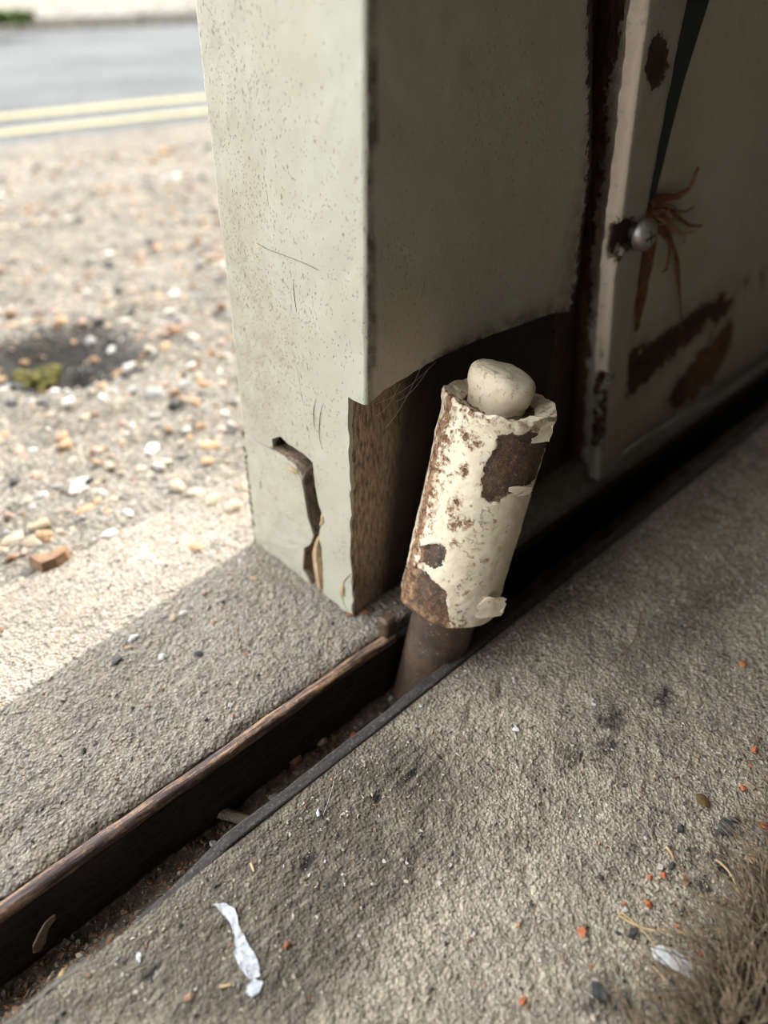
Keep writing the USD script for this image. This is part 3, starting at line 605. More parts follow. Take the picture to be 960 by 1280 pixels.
def post_bare(v):
    b = np.where((v[:, 1] > Y_IN + 0.0045) & (v[:, 1] < Y_NOTCH + 0.0022) & (v[:, 0] > X_END + 0.0016) & (v[:, 2] < 0.150), 1.0, 0.0)
    b = np.maximum(b, np.where((v[:, 1] > 0.221) & (v[:, 0] > 0.325) & (v[:, 1] < 0.24), 1.0, 0.0))
    lean = np.interp(v[:, 2], [0.12, 0.1627, 0.2147, 0.28, 0.43], [0.357, 0.3554, 0.3503, 0.330, 0.3275])
    e = np.clip(1 - (lean - v[:, 0]) / 0.010, 0, 1) * (v[:, 1] < Y_IN + 0.006) * (v[:, 0] > 0.3)
    return np.clip(np.maximum(b, 0.75 * e) + np.where((v[:, 0] > X_END + 0.004) & (v[:, 1] > 0.236) & (v[:, 1] < 0.3), 1, 0), 0, 1)
def post_dust(v):
    rec = (v[:, 1] > Y_IN + 0.0045) & (v[:, 1] < Y_NOTCH + 0.003)
    d1 = np.where(rec & (v[:, 0] > X_END + 0.002), np.clip(1.1 - (v[:, 0] - X_END) / 0.040, 0, 1), 0)
    w = np.hypot((v[:, 0] - 0.222) / 0.035, (v[:, 2] - 0.152) / 0.022)
    return np.clip(np.maximum(d1, np.where(v[:, 1] < Y_IN + 0.004, np.where(v[:, 0] > X_END + .004, 1.0 * np.clip(1.5 - w, 0, 1), 0), 0)), 0, 1)
def post_stain_shade(v):
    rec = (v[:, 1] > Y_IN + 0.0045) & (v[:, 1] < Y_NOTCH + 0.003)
    a = np.where(rec, np.clip((v[:, 0] - (X_END + 0.016 + 0.12 * np.clip(v[:, 2], 0, .14))) / 0.010, 0, 1), 0)  # shade of the sleeve on the rebate, painted into the colour
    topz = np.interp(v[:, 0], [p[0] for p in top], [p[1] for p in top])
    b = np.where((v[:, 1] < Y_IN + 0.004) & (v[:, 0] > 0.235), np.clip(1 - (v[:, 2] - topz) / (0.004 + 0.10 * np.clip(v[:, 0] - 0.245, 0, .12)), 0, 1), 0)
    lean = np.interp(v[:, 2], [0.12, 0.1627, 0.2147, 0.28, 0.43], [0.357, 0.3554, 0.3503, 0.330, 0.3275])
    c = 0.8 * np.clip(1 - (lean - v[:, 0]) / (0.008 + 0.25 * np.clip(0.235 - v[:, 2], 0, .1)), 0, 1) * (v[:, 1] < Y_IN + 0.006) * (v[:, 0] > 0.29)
    a = np.maximum(a, 0.8 * ((v[:, 0] > X_END + 0.004) & (v[:, 1] > 0.236) & (v[:, 1] < 0.312)))  # crack cavity painted dark to deepen its shade
    line = 0.75 * ((v[:, 1] < Y_IN + 0.0012) & (v[:, 0] > X_END + 0.0012) & (v[:, 0] < X_END + 0.0050))  # narrow darker line beside the arris
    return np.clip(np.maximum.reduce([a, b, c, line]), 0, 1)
DA = {'grime': post_grime, 'bare': post_bare, 'dust_lit': post_dust, 'stain_shade': post_stain_shade}
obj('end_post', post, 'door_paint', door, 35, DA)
piece = prism_x(yz(LOW)[::-1], X_END + 0.0004, X_END + 0.0400)
if piece.volume() < 0: piece = prism_x(yz(LOW), X_END + 0.0004, X_END + 0.0400)
piece = tri(piece.refine_to_length(0.003)); 
sel = piece.vertices[:, 0] > X_END + 0.002                       # its broken top rises behind the painted face
piece.vertices[sel, 2] += np.where((piece.vertices[sel, 2] > 0.06), 0.0025, 0)
piece = rough(piece, 0.0006, 90, 4, 66); piece = rough(piece, 0.0004, 350, 2, 67)
obj('rail_end', piece, 'door_paint', door, 35, {'grime': lambda v: np.clip(0.55 + 0.7 * fb(v, 30, 3, 68), 0, 1), 'bare': lambda v: np.where(v[:, 0] > X_END + 0.0022, 0.9, np.where(v[:, 1] > Y_OUT - 0.0035, 0.5, 0.0)), 'dust_lit': lambda v: np.where(v[:, 0] > X_END + 0.0022, 0.9, 0.0), 'stain_shade': lambda v: 0 * v[:, 0]}, label='cracked lower corner of the post, broken away and slipped')
# splinters of raw wood in the crack
def sliver(pts, w, name, x=X_END + 0.001, material='raw_wood', seed=0, label=None):
    c = np.array([on_x(px, py, x) for px, py in pts]); c = spline(c, 14); n = len(c)
    r = w * np.sin(np.linspace(0.25, PI - 0.25, n)); m = tube(c, r, 6); m = rough(m, 0.0005, 500, 3, seed)
    return obj(name, m, material, door, 40, label=label)
sliver([(401, 668), (397, 690), (400, 715), (403, 748)], 0.0032, 'wood_splinter', X_END + 0.003, seed=1, label='splinter of raw yellow wood in the crack')
sliver([(360, 582), (368, 588), (374, 594)], 0.0018, 'wood_splinter', X_END + 0.0008, seed=2)
sliver([(402, 640), (404, 648), (400, 656)], 0.0014, 'wood_splinter', X_END + 0.0006, seed=3)
sliver([(432, 724), (430, 738), (436, 754)], 0.0028, 'wood_splinter', X_END + 0.0012, seed=4)
# curl of lifted paint at the foot
c = np.array([on_x(px, py, X_END) for px, py in ((438, 718), (430, 728), (426, 740), (430, 752), (436, 764))]); c = spline(c, 14)
rib = np.vstack([c + [-0.0006, 0, 0], c + [0.0042, -0.001, 0]]); k = np.arange(13)
fc = np.vstack([np.stack([k, k + 1, k + 15], 1), np.stack([k, k + 15, k + 14], 1)])
rb = T(rib, fc); thick = T(np.vstack([rib, rib + [0, 0.0007, 0]]), np.vstack([fc, fc[:, ::-1] + 28, *[[[a, a + 28, b + 28], [a, b + 28, b]] for a, b in zip(range(13), range(1, 14))], *[[[b, b + 28, a + 28], [b, a + 28, a]] for a, b in zip(range(14, 27), range(15, 28))]]))
obj('paint_curl', thick, 'door_paint', door, 30, {'grime': lambda v: 0.3 + 0 * v[:, 0], 'bare': lambda v: 0 * v[:, 0], 'dust_lit': lambda v: 0 * v[:, 0], 'stain_shade': lambda v: 0 * v[:, 0]})

# leaf 2, beyond the batten: a wide painted board with peeled, rust-stained foot
PY = 0.2125
P1 = [(786, 496), (784, 440), (812, 430), (842, 408), (870, 388), (902, 370), (918, 372), (914, 392), (890, 402), (866, 420), (846, 442), (822, 466)]
P2 = [(842, 520), (850, 478), (862, 450), (885, 424), (908, 402), (921, 396), (915, 430), (902, 462), (880, 490)]
P3 = [(836, 500), (848, 474), (856, 474), (850, 508), (840, 512)]
P4 = [(928, 350), (936, 344), (936, 366), (931, 368)], [(948, 338), (956, 334), (955, 362), (950, 364)]
xz = lambda pts: np.array([on_y(px, py, PY)[[0, 2]] for px, py in pts])
PZ0 = 0.004
bl = [(0.3560 + 0.0, 0.2740), (0.3640, 0.2145), (0.3735, 0.150), (0.3865, 0.095), (0.3990, 0.0450), (0.4040, 0.020), (0.4085, 0.0025)]
brt = [(0.4400, 0.0035), (0.4280, 0.0280), (0.4125, 0.0950), (0.4030, 0.150), (0.3957, 0.1861), (0.3925, 0.2400), (0.3918, 0.2770)]
lean = lambda z: np.interp(z, [q[1] for q in bl][::-1] + [0.34], [q[0] for q in bl][::-1] + [0.3475])
rean = lambda z: np.interp(z, [q[1] for q in brt] + [0.34], [q[0] for q in brt] + [0.390])
def panel_f(U, V):
    U = U + np.clip((0.60 - U) / 0.22, 0, 1) * (lean(np.minimum(V, 0.34)) + 0.010 - 0.3735)
    P = np.stack([U, 0 * U + PY, V], -1)
    P[..., 1] += 0.0012 * fb(P, 12, 3, 71) + 0.0006 * fb(P, 120, 3, 72)
    for pol in (P1, P3): P[..., 1] += 0.002 * np.clip(sd_poly(xz(pol), U.ravel(), V.ravel()).reshape(U.shape) / 0.004, 0, 1)
    return P
xs = spaced((0.3735, 0.004), (0.80, 0.02), (1.7, 0)); zs = spaced((PZ0, 0.004), (0.34, 0.05), (DZ, 0))
def soft(pol, w): return lambda v: np.clip(0.5 + sd_poly(xz(pol), v[:, 0], v[:, 2]) / w, 0, 1)
def panel_bare(v): return np.where(v[:, 1] > PY + 0.006, 1.0, 1.0) * np.where(np.abs(v[:, 1] - PY) < 0.006, np.maximum.reduce([soft(P1, 0.035)(v), 0.9 * soft(P2, 0.05)(v), soft(P3, 0.02)(v), 0.7 * soft(P4[0], 0.008)(v), 0.7 * soft(P4[1], 0.008)(v)]), 1.0)  # panel edges take the dark bare colour to shade the gap
def panel_stain_shade(v): return np.clip(np.maximum.reduce([(v[:, 1] > PY + 0.004) * 1.0, soft(P1, 0.04)(v), soft(P3, 0.03)(v), 0.6 * np.clip(1 - (v[:, 2] - PZ0) / 0.012, 0, 1), 0.7 * soft(P4[0], 0.01)(v), 0.7 * soft(P4[1], 0.01)(v)]), 0, 1)  # edge blackened as painted shade in the gap; the rest is staining
obj('panel', slab(xs, zs, panel_f, lambda P: np.c_[P[:, 0], np.full(len(P), 0.2345), P[:, 2]]), 'rust_panel', door, 40,
    {'grime': lambda v: np.clip(0.40 + 0.7 * fb(v, 14, 3, 73), 0, 1), 'bare': panel_bare, 'dust_lit': lambda v: np.clip(0.25 * np.clip((0.06 - v[:, 2]) / 0.05, 0, 1), 0, 1), 'stain_shade': panel_stain_shade})

# the leaning cover batten between the leaves
BY0, BY1 = 0.2035, 0.2120
zs = spaced((0.0030, 0.003), (0.33, 0.06), (DZ, 0))
ring = []
for z in zs:
    z_ = min(z, 0.33); a, b, e = lean(z_), rean(z_), 0.0022
    jag = 0.0022 * 2 * float(fb(np.array([0, 0, z_]), 170, 3, 81))
    ring.append([(a + jag, BY1), (a - 0.0003 + jag * .4, BY1 - 0.004), (a, BY0 + e), (a + e * .4, BY0 + e * .4), (a + e, BY0), ((2 * a + b) / 3, BY0), ((a + 2 * b) / 3, BY0), (b - e, BY0), (b - e * .4, BY0 + e * .4), (b, BY0 + e), (b, BY1)])
ring = np.array(ring); n = ring.shape[1]
V = np.concatenate([ring, np.broadcast_to(zs[:, None, None], (len(zs), n, 1))], -1).reshape(-1, 3)
i, j = np.meshgrid(np.arange(len(zs) - 1), np.arange(n), indexing='ij'); a = (i * n + j).ravel(); b = (i * n + (j + 1) % n).ravel()
fc = np.vstack([np.stack([a, b, b + n], 1), np.stack([a, b + n, a + n], 1)])
N = len(V); caps = [[0, k + 1, k] for k in range(1, n - 1)] + [[N - n, N - n + k, N - n + k + 1] for k in range(1, n - 1)]
bm = man(T(V, np.vstack([fc, caps])))
if bm.volume() < 0: bm = man(T(V, np.vstack([fc, caps])[:, ::-1]))
SCREW = on_y(799, 292, BY0)
# hole torn out beside the screw, and the chewed bit near the foot
hole = np.array([on_y(px, py, BY0)[[0, 2]] for px, py in ((769, 312), (770, 290), (779, 274), (792, 272), (800, 280), (800, 306), (782, 312), (772, 328))])
foot = np.array([on_y(px, py, BY0)[[0, 2]] for px, py in ((738, 478), (742, 442), (752, 424), (760, 440), (757, 466), (768, 468), (762, 482), (750, 484))])
bm = bm - prism_y(hole[::-1], BY0 - 0.004, BY0 + 0.0055) - prism_y(foot[::-1], BY0 - 0.004, BY0 + 0.005)
batten = tri(bm.refine_to_length(0.005)); batten = rough(batten, 0.0005, 110, 3, 82)
bpoly = lambda pts: np.array([on_y(px, py, BY0)[[0, 2]] for px, py in pts])
B1 = bpoly([(812, 55), (822, 40), (834, 52), (836, 80), (826, 106), (816, 112), (808, 95), (808, 70)])
B2 = bpoly([(794, 0), (806, 0), (806, 12), (798, 24)])
def batten_bare(v):
    f1 = np.maximum.reduce([np.clip(0.5 + sd_poly(p, v[:, 0], v[:, 2]) / 0.014, 0, 1) for p in (B1, B2, foot, hole)])
    inner = np.where((v[:, 0] - lean(np.minimum(v[:, 2], 0.33)) < 0.004) & (v[:, 2] < 0.085) & (v[:, 2] > 0.03), 0.55, 0)
    return np.clip(np.maximum(f1 * (v[:, 1] < BY0 + 0.006), inner), 0, 1)
obj('batten', batten, 'batten_paint', door, 35, {'grime': lambda v: np.clip(0.45 + 0.8 * fb(v, 30, 3, 83) - 0.35 * (v[:, 0] - lean(np.minimum(v[:, 2], .33)) < 0.0015), 0, 1), 'bare': batten_bare,
    'dust_lit': lambda v: 1.6 * (v[:, 0] - lean(np.minimum(v[:, 2], .33)) < 0.0022) * (v[:, 1] > BY0 + 0.0004) * (v[:, 2] > 0.09), 'stain_shade': lambda v: 0.75 * np.clip(batten_bare(v) * 1.2 - 0.2, 0, 1)}, label='leaning cream batten with peeling paint covering the joint')  # left face painted paler to look lit from the side
# dark strip set behind the batten, widest at the top
zs = spaced((0.180, 0.006), (0.33, 0.06), (DZ, 0))
SE = np.array([on_y(px, py, 0.2105)[[0, 2]] for px, py in ((890, -10), (868, 60), (855, 102), (840, 160), (827, 215), (814, 266))])[::-1]
def strip_f(U, V):
    z_ = np.minimum(V, 0.33); x1 = np.interp(z_, SE[:, 1], SE[:, 0]); x0 = np.minimum(rean(z_) - 0.006, x1 - 0.003)
    return np.stack([x0 + U * (x1 - x0), 0.2085 + 0.0020 * U + 0 * V, V], -1)
obj('dark_strip', slab(np.linspace(0, 1, 6), zs, strip_f, lambda P: P + [0, 0.003, 0]), 'dark_strip', door, 40, label='dark grey strip behind the batten')
# pan-head screw with a cross recess
hp = [(0, 0.0062), (0.003, 0.0060), (0.0058, 0.0050), (0.0078, 0.0032), (0.0087, 0.0012), (0.0086, 0.0), (0.0035, -0.0004), (0.0030, -0.012), (0, -0.014)]
head = man(trimesh.creation.revolve(np.array(hp)[::-1], sections=40))
for ang in (20, 110):
    head = head - man(box(-0.0038, 0.0038, -0.0008, 0.0008, 0.0032, 0.009)).rotate([0, 0, ang])
head = tri(head); R_ = np.array([[1, 0, 0], [0, 0, -1], [0, 1, 0]], float)      # +z of the screw -> -y of the door
tilt = trimesh.transformations.rotation_matrix(math.radians(-12), [0, 0, 1])[:3, :3]
head.vertices = head.vertices @ (tilt @ R_).T + SCREW + [0.0, -0.0022, 0]
obj('screw', head, 'screw_steel', door, 35, label='round-headed steel screw with a cross slot')

# ================================================================== GUIDE BOLT
A0, A1 = np.array([0.2263, 0.181, 0.0261]), np.array([0.2511, 0.181, 0.1338])     # the sleeve's axis
AX = (A1 - A0) / np.linalg.norm(A1 - A0); LEN = np.linalg.norm(A1 - A0); SR = 0.0252
E1 = np.array([AX[2], 0, -AX[0]]); E2 = np.cross(AX, E1)
guide = thing('door_guide', 'tilted iron door guide, cream flaking paint over rust, its pin in the floor channel', 'door guide', loc=(A0[0] - 0.017, 0.181, CH_Z + 0.002))
def cyl_uv(px, py, r=SR):
    d = ray(px, py); d = d / np.linalg.norm(d); o = CAM - A0
    dp, op = d - AX * (d @ AX), o - AX * (o @ AX); a, b, c = dp @ dp, 2 * dp @ op, op @ op - r * r
    disc = b * b - 4 * a * c; t = (-b - math.sqrt(max(disc, 0))) / (2 * a); q = o + d * t
    return math.atan2(q @ E2, q @ E1) * r, q @ AX
UVP = {k: np.array([cyl_uv(*p) for p in v]) for k, v in dict(
    A=[(623, 547), (638, 542), (652, 544), (661, 538), (674, 545), (688, 537), (688, 561), (683, 576), (668, 599), (654, 608), (635, 617), (616, 630), (603, 620), (603, 598), (606, 582), (620, 561)],
    B=[(527, 684), (545, 678), (558, 684), (553, 707), (545, 711), (526, 701)],
    C=[(501, 700), (508, 708), (523, 708), (536, 719), (556, 739), (563, 790), (539, 785), (514, 768), (500, 740)]).items()}
th0 = UVP['A'][:, 0].mean() / SR                                     # unwrap angles about the middle of the visible side
def unwrap(u, r=SR): return (u / r - th0 + PI) % (2 * PI) - PI
for k in UVP: UVP[k] = np.c_[unwrap(UVP[k][:, 0]) * SR, UVP[k][:, 1]]
def cyl_coords(v):
    q = v - A0; return unwrap(np.arctan2(q @ E2, q @ E1) * SR) * SR, q @ AX
SPOTS = [(581, 589, .0022), (582, 546, .0025), (575, 655, .0022), (583, 654, .002), (567, 657, .0018), (568, 680, .0018), (595, 556, .002), (560, 545, .0016), (606, 700, .0012), (571, 628, .002), (563, 636, .002), (578, 503, .0026), (590, 515, .002)]
SPOTS = [(*(lambda c: (unwrap(np.array(c[0])) * SR, c[1]))(cyl_uv(a, b)), r) for a, b, r in SPOTS]
LEFT = unwrap(np.array(cyl_uv(531, 640)[0])) * SR
def bare_of(v):
    u, h = cyl_coords(v); d = np.maximum.reduce([sd_poly(UVP[k], u, h) for k in UVP])
    b = np.clip(0.5 + d / 0.006, 0, 1)
    for a, c, r in SPOTS: b = np.maximum(b, 0.62 * np.clip(0.5 + (r - np.hypot(u - a, h - c)) / 0.003, 0, 1))
    groove = (np.linalg.norm((v - A0) - np.outer((v - A0) @ AX, AX), axis=1) < 0.0176) & (h > LEN - 0.012)
    b = np.maximum(b, 0.75 * groove)
    seam = np.clip(0.72 - np.abs(u - LEFT) / 0.011, 0, 1)
    return np.maximum.reduce([b, seam, np.clip((0.003 - h) / 0.004, 0, 1) * (u < 0.0)])
def rust_of(v):
    u, h = cyl_coords(v)
    return np.clip(np.maximum.reduce([np.clip(1.4 - np.abs(u - LEFT) / 0.0095, 0, 1), np.clip(0.9 - h / 0.03, 0, 1) * np.clip((0.004 - u) / 0.01, 0, 1), 0.40 * np.clip(1.2 - np.abs(u + 0.010) / 0.007, 0, 1), 0.5 * np.clip((h - LEN + 0.016) / 0.012, 0, 1),
                                     0.55 * np.clip(0.5 + sd_poly(UVP['A'], u, h) / 0.006, 0, 1)] + [np.clip(1.6 - np.hypot(u - a, h - c) / (1.6 * r), 0, 1) for a, c, r in SPOTS]), 0, 1)
def cyl_mesh(prof_fn, nth, hs, amp, seed):
    ths = np.linspace(0, 2 * PI, nth + 1)[:-1]; H, TH = np.meshgrid(np.arange(len(hs)), ths, indexing='ij')
    r, z = prof_fn(H, TH); P = A0 + AX * z[..., None] + (np.cos(TH) * r)[..., None] * E1 + (np.sin(TH) * r)[..., None] * E2
    P = P.reshape(-1, 3); i, j = np.meshgrid(np.arange(len(hs) - 1), np.arange(nth), indexing='ij')
    a = (i * nth + j).ravel(); b = (i * nth + (j + 1) % nth).ravel()
    fc = np.vstack([np.stack([a, b, b + nth], 1), np.stack([a, b + nth, a + nth], 1)]); N = len(P)
    P = np.vstack([P, P[:nth].mean(0), P[-nth:].mean(0)]); k = np.arange(nth)
    fc = np.vstack([fc, np.stack([np.full(nth, N), (k + 1) % nth, k], 1), np.stack([np.full(nth, N + 1), N - nth + k, N - nth + (k + 1) % nth], 1)])
    return T(P, fc)
# sleeve: up the outside, over a thin flared rim of paint, down into the groove round the knob
hs = [(0.0130, 0.0015), (0.0225, -0.0008), (0.0242, 0.0)] + [(SR, h) for h in np.linspace(0.0012, LEN - 0.008, 92)] + [(SR + 0.0003, LEN - 0.006), (SR + 0.0009, LEN - 0.0035), (SR + 0.0013, LEN - 0.001), (SR + 0.0006, LEN + 0.0008), (SR - 0.0012, LEN + 0.0008), (SR - 0.003, LEN - 0.0004), (SR - 0.0055, LEN - 0.0008), (0.0178, LEN - 0.0014), (0.0160, LEN - 0.0034), (0.0135, LEN - 0.0040)]
hs = np.array(hs)
def sleeve_prof(H, TH):
    r, z = hs[H.astype(int), 0].copy(), hs[H.astype(int), 1].copy(); q = np.stack([np.cos(TH) * 0.025, np.sin(TH) * 0.025, z], -1)
    out = r > 0.0235
    r = r + out * (0.0013 * fb(q, 55, 3, 91) + 0.0009 * fb(q, 260, 3, 92))
    P = A0 + AX * z[..., None] + (np.cos(TH) * r)[..., None] * E1 + (np.sin(TH) * r)[..., None] * E2
    b = bare_of(P.reshape(-1, 3)).reshape(r.shape)
    u_ = cyl_coords(P.reshape(-1, 3))[0].reshape(r.shape); crust = np.clip(1.15 - np.abs(u_ - LEFT) / 0.008, 0, 1) * (z < LEN - 0.012) * out
    r = r + crust * (0.0012 + 0.0034 * np.clip(fb(q, 210, 4, 106) + 0.12, 0, 1))
    r = r - out * (z < LEN - 0.006) * 0.0007 * np.clip((b - 0.45) / 0.2, 0, 1)
    rim = np.clip((z - LEN + 0.010) / 0.008, 0, 1)
    z = z + rim * 0.0026 * fb(np.stack([np.cos(TH), np.sin(TH), 0 * TH], -1), 3.2, 4, 93) * 2
    z = z + np.clip((0.006 - z) / 0.006, 0, 1) * 0.0030 * fb(np.stack([np.cos(TH), np.sin(TH), 0 * TH], -1), 2.2, 4, 94)
    r = r + (rim > 0.5) * out * 0.0016 * fb(np.stack([np.cos(TH), np.sin(TH), 0 * TH], -1), 5, 4, 95)
    return r, z
sl = cyl_mesh(sleeve_prof, 170, hs, 0, 0)
obj('sleeve', sl, 'iron_paint', guide, 45, {'bare': bare_of, 'rust': rust_of}, label='cream painted sleeve, flaking to brown rust')
# knob: the painted head of the bolt in the sleeve
kz = np.array([(0.0132, LEN - 0.006), (0.0134, LEN - 0.003), (0.0140, LEN), (0.0150, LEN + 0.0025), (0.0156, LEN + 0.0050), (0.0157, LEN + 0.0075), (0.0152, LEN + 0.0098), (0.0140, LEN + 0.0116), (0.0120, LEN + 0.0128), (0.009, LEN + 0.0136), (0.006, LEN + 0.0139), (0.003, LEN + 0.0140)])
kk = np.c_[np.interp(np.linspace(0, 11, 45), np.arange(12), kz[:, 0]), np.interp(np.linspace(0, 11, 45), np.arange(12), kz[:, 1])]
def knob_prof(H, TH):
    r, z = kk[H.astype(int), 0], kk[H.astype(int), 1]; q = np.stack([np.cos(TH) * r, np.sin(TH) * r, z], -1)
    return r * (1 + 0.16 * fb(q, 70, 3, 96) + 0.03 * fb(q, 300, 3, 97)), z + (z > LEN) * 0.12 * r * np.cos(TH - 2.6) + 0.0016 * fb(q, 90, 3, 98) + 0.001 * fb(q, 300, 2, 99)
kn = cyl_mesh(knob_prof, 80, kk, 0, 0); kn.vertices += E1 * 0.0012 + np.array([0.001, 0.003, 0])
obj('knob', kn, 'iron_paint', guide, 60, {'bare': lambda v: 0 * v[:, 0], 'rust': lambda v: np.clip(0.2 + 0.9 * fb(v, 120, 3, 5), 0, 0.5)}, label='rounded cream knob on top of the sleeve')
# pin going down into the channel
pz = np.array([(0.0168, 0.006), (0.0170, 0.0), (0.0168, -0.02), (0.0168, -0.05), (0.0170, -0.0685), (0.0150, -0.0705)])
pp = np.c_[np.interp(np.linspace(0, 5, 50), np.arange(6), pz[:, 0]), np.interp(np.linspace(0, 5, 50), np.arange(6), pz[:, 1])][::-1]
def pin_prof(H, TH):
    r, z = pp[H.astype(int), 0], pp[H.astype(int), 1]; q = np.stack([np.cos(TH) * r, np.sin(TH) * r, z], -1); return r * (1 + 0.03 * fb(q, 120, 4, 101)), z
obj('pin', cyl_mesh(pin_prof, 64, pp, 0, 0), 'brown_steel', guide, 45, label='bare brown steel pin')
# lug that ties the sleeve back to the rebate of the door
def local_box(e1a, e1b, e2a, e2b, ha, hb, bev):
    m = box(e1a, e1b, e2a, e2b, ha, hb, bev); m = tri(man(m).refine_to_length(0.003)); v = m.vertices
    m.vertices = A0 + v[:, :1] * E1 + v[:, 1:2] * E2 + v[:, 2:] * AX; return m
lug = rough(local_box(0.014, 0.0235, 0.008, 0.0435, 0.012, LEN - 0.028, 0.0025), 0.0011, 130, 4, 103); lug = rough(lug, 0.0008, 420, 3, 104)
obj('lug', lug, 'iron_paint', guide, 50, {'bare': lambda v: np.clip(0.52 + 0.9 * fb(v, 110, 3, 105), 0, 1), 'rust': lambda v: 0.95 + 0 * v[:, 0]}, label='rusty flaking lug behind the sleeve')
# lifted flakes of paint
def flake(px, py, w, h, lift, seed, label=None):
    r = np.random.default_rng(seed); u0, h0 = cyl_uv(px, py); t0 = u0 / SR; us = np.linspace(-1, 1, 8); vs = np.linspace(-1, 1, 8)
    def f(U, V):
        k = 1 - 0.25 * np.abs(V) * r.uniform(0.4, 1); q3 = np.stack([U * 1.3, V * 1.3, 0 * U + seed], -1); th = t0 + (U * k + 0.45 * (vnoise(q3 * 2.1 + 5, 1) - .5)) * w / SR; z = h0 + (V + 0.45 * (vnoise(q3 * 2.1 + 9, 2) - .5)) * h * (1 - 0.2 * np.abs(U)); rr = SR - 0.0009 + lift * np.clip((U + 1) / 2, 0, 1) ** 1.4
        rr = rr + 0.0002 * vnoise(np.stack([U * 2, V * 2, 0 * U], -1) + 9, seed)
        return A0 + AX * z[..., None] + (np.cos(th) * rr)[..., None] * E1 + (np.sin(th) * rr)[..., None] * E2
    P, fc = grid(us, vs, f); c = A0 + AX * ((P - A0) @ AX)[:, None]; nrm = P - c; nrm /= np.linalg.norm(nrm, axis=1, keepdims=True)
    m = T(np.vstack([P, P - nrm * 0.0005]), np.vstack([fc, fc[:, ::-1] + len(P)])); rim = []
    e = trimesh.grouping.group_rows(np.sort(T(P, fc).edges, 1), require_count=1); ed = T(P, fc).edges[e]
    for a, b in ed: rim += [[b, a, a + len(P)], [b, a + len(P), b + len(P)]]
    m = T(m.vertices, np.vstack([m.faces, rim])); obj('paint_flake', m, 'iron_paint', guide, 40, {'bare': lambda v: 0 * v[:, 0], 'rust': lambda v: 0.1 + 0 * v[:, 0]}, label=label)
flake(606, 758, 0.0090, 0.0062, 0.0062, 1, 'flake of cream paint lifting at the foot of the sleeve')
flake(676, 540, 0.0055, 0.0055, 0.0036, 2)
flake(646, 614, 0.0080, 0.0024, 0.0030, 3)

# ================================================================== SMALL THINGS
# frayed twine caught behind the batten
tw = thing('frayed_twine', 'frayed rust-brown twine sticking out from behind the batten beside the screw', 'twine', loc=on_y(818, 262, 0.210))
rng = np.random.default_rng(33)
def strand(pix, r, material='twine_fibre', y0=0.2105, y1=0.2050, n=22):
    c = np.array([on_y(px, py, y0 + (y1 - y0) * k / (len(pix) - 1)) for k, (px, py) in enumerate(pix)]); c = spline(c, n); c += 0.0006 * np.stack([fb(c, 120, 3, 3 + k) for k in range(3)], 1)
    obj('strand', tube(c, r * np.linspace(1.0, 0.45, n), 5), material, tw, 60)
strand([(812, 256), (822, 246), (845, 244), (862, 235), (870, 216), (872, 210)], 0.0022)
strand([(812, 258), (828, 250), (850, 246), (864, 232)], 0.0016)
strand([(812, 262), (830, 262), (850, 275), (864, 282), (877, 282)], 0.0020)
strand([(814, 262), (832, 272), (845, 287), (860, 291), (871, 289)], 0.0016, 'twine_pale')
strand([(814, 264), (830, 276), (846, 291), (856, 297), (854, 304)], 0.0020, 'twine_pale')
strand([(812, 260), (836, 262), (858, 264), (868, 258)], 0.0011)
strand([(814, 268), (826, 290), (838, 310), (834, 335), (828, 340)], 0.0018)
strand([(818, 270), (836, 296), (848, 330), (850, 370), (852, 412)], 0.0012, y1=0.2085)
strand([(820, 268), (840, 300), (846, 345), (851, 395)], 0.0009, y1=0.2085)
for k in range(12): strand([(808 + rng.uniform(-2, 4), 262 + rng.uniform(-5, 8)), (812 + rng.uniform(-4, 10), 290), (808 + rng.uniform(-6, 8), 330), (802 + rng.uniform(-4, 5), 370 + rng.uniform(-10, 10)), (796 + rng.uniform(-2, 5), 400 + rng.uniform(-15, 15))], rng.uniform(0.0010, 0.0022), y1=0.2095)
for k in range(8): strand([(812, 262), (822 + rng.uniform(0, 8), 262 + rng.uniform(-12, 20)), (838 + rng.uniform(-4, 12), 268 + rng.uniform(-22, 30))], rng.uniform(0.0006, 0.0012), 'twine_pale' if k % 3 == 0 else 'twine_fibre', y1=0.206)

# cobweb threads in the corner of the rebate
web = thing('cobweb', 'fine grey cobweb threads in the corner under the rebated post', 'cobweb', loc=on_y(490, 560, Y_NOTCH))
for a, b in (((482, 535), (525, 462)), ((470, 505), (545, 452)), ((500, 480), (470, 520)), ((495, 502), (535, 462)), ):
    P, Q = on_y(*a, Y_NOTCH - 0.001), on_y(*b, Y_IN + 0.001); c = np.array([P + (Q - P) * t + [0, 0, -0.003 * math.sin(PI * t)] for t in np.linspace(0, 1, 10)])
    obj('thread', tube(c, 0.00007, 4), 'web_silk', web, True)

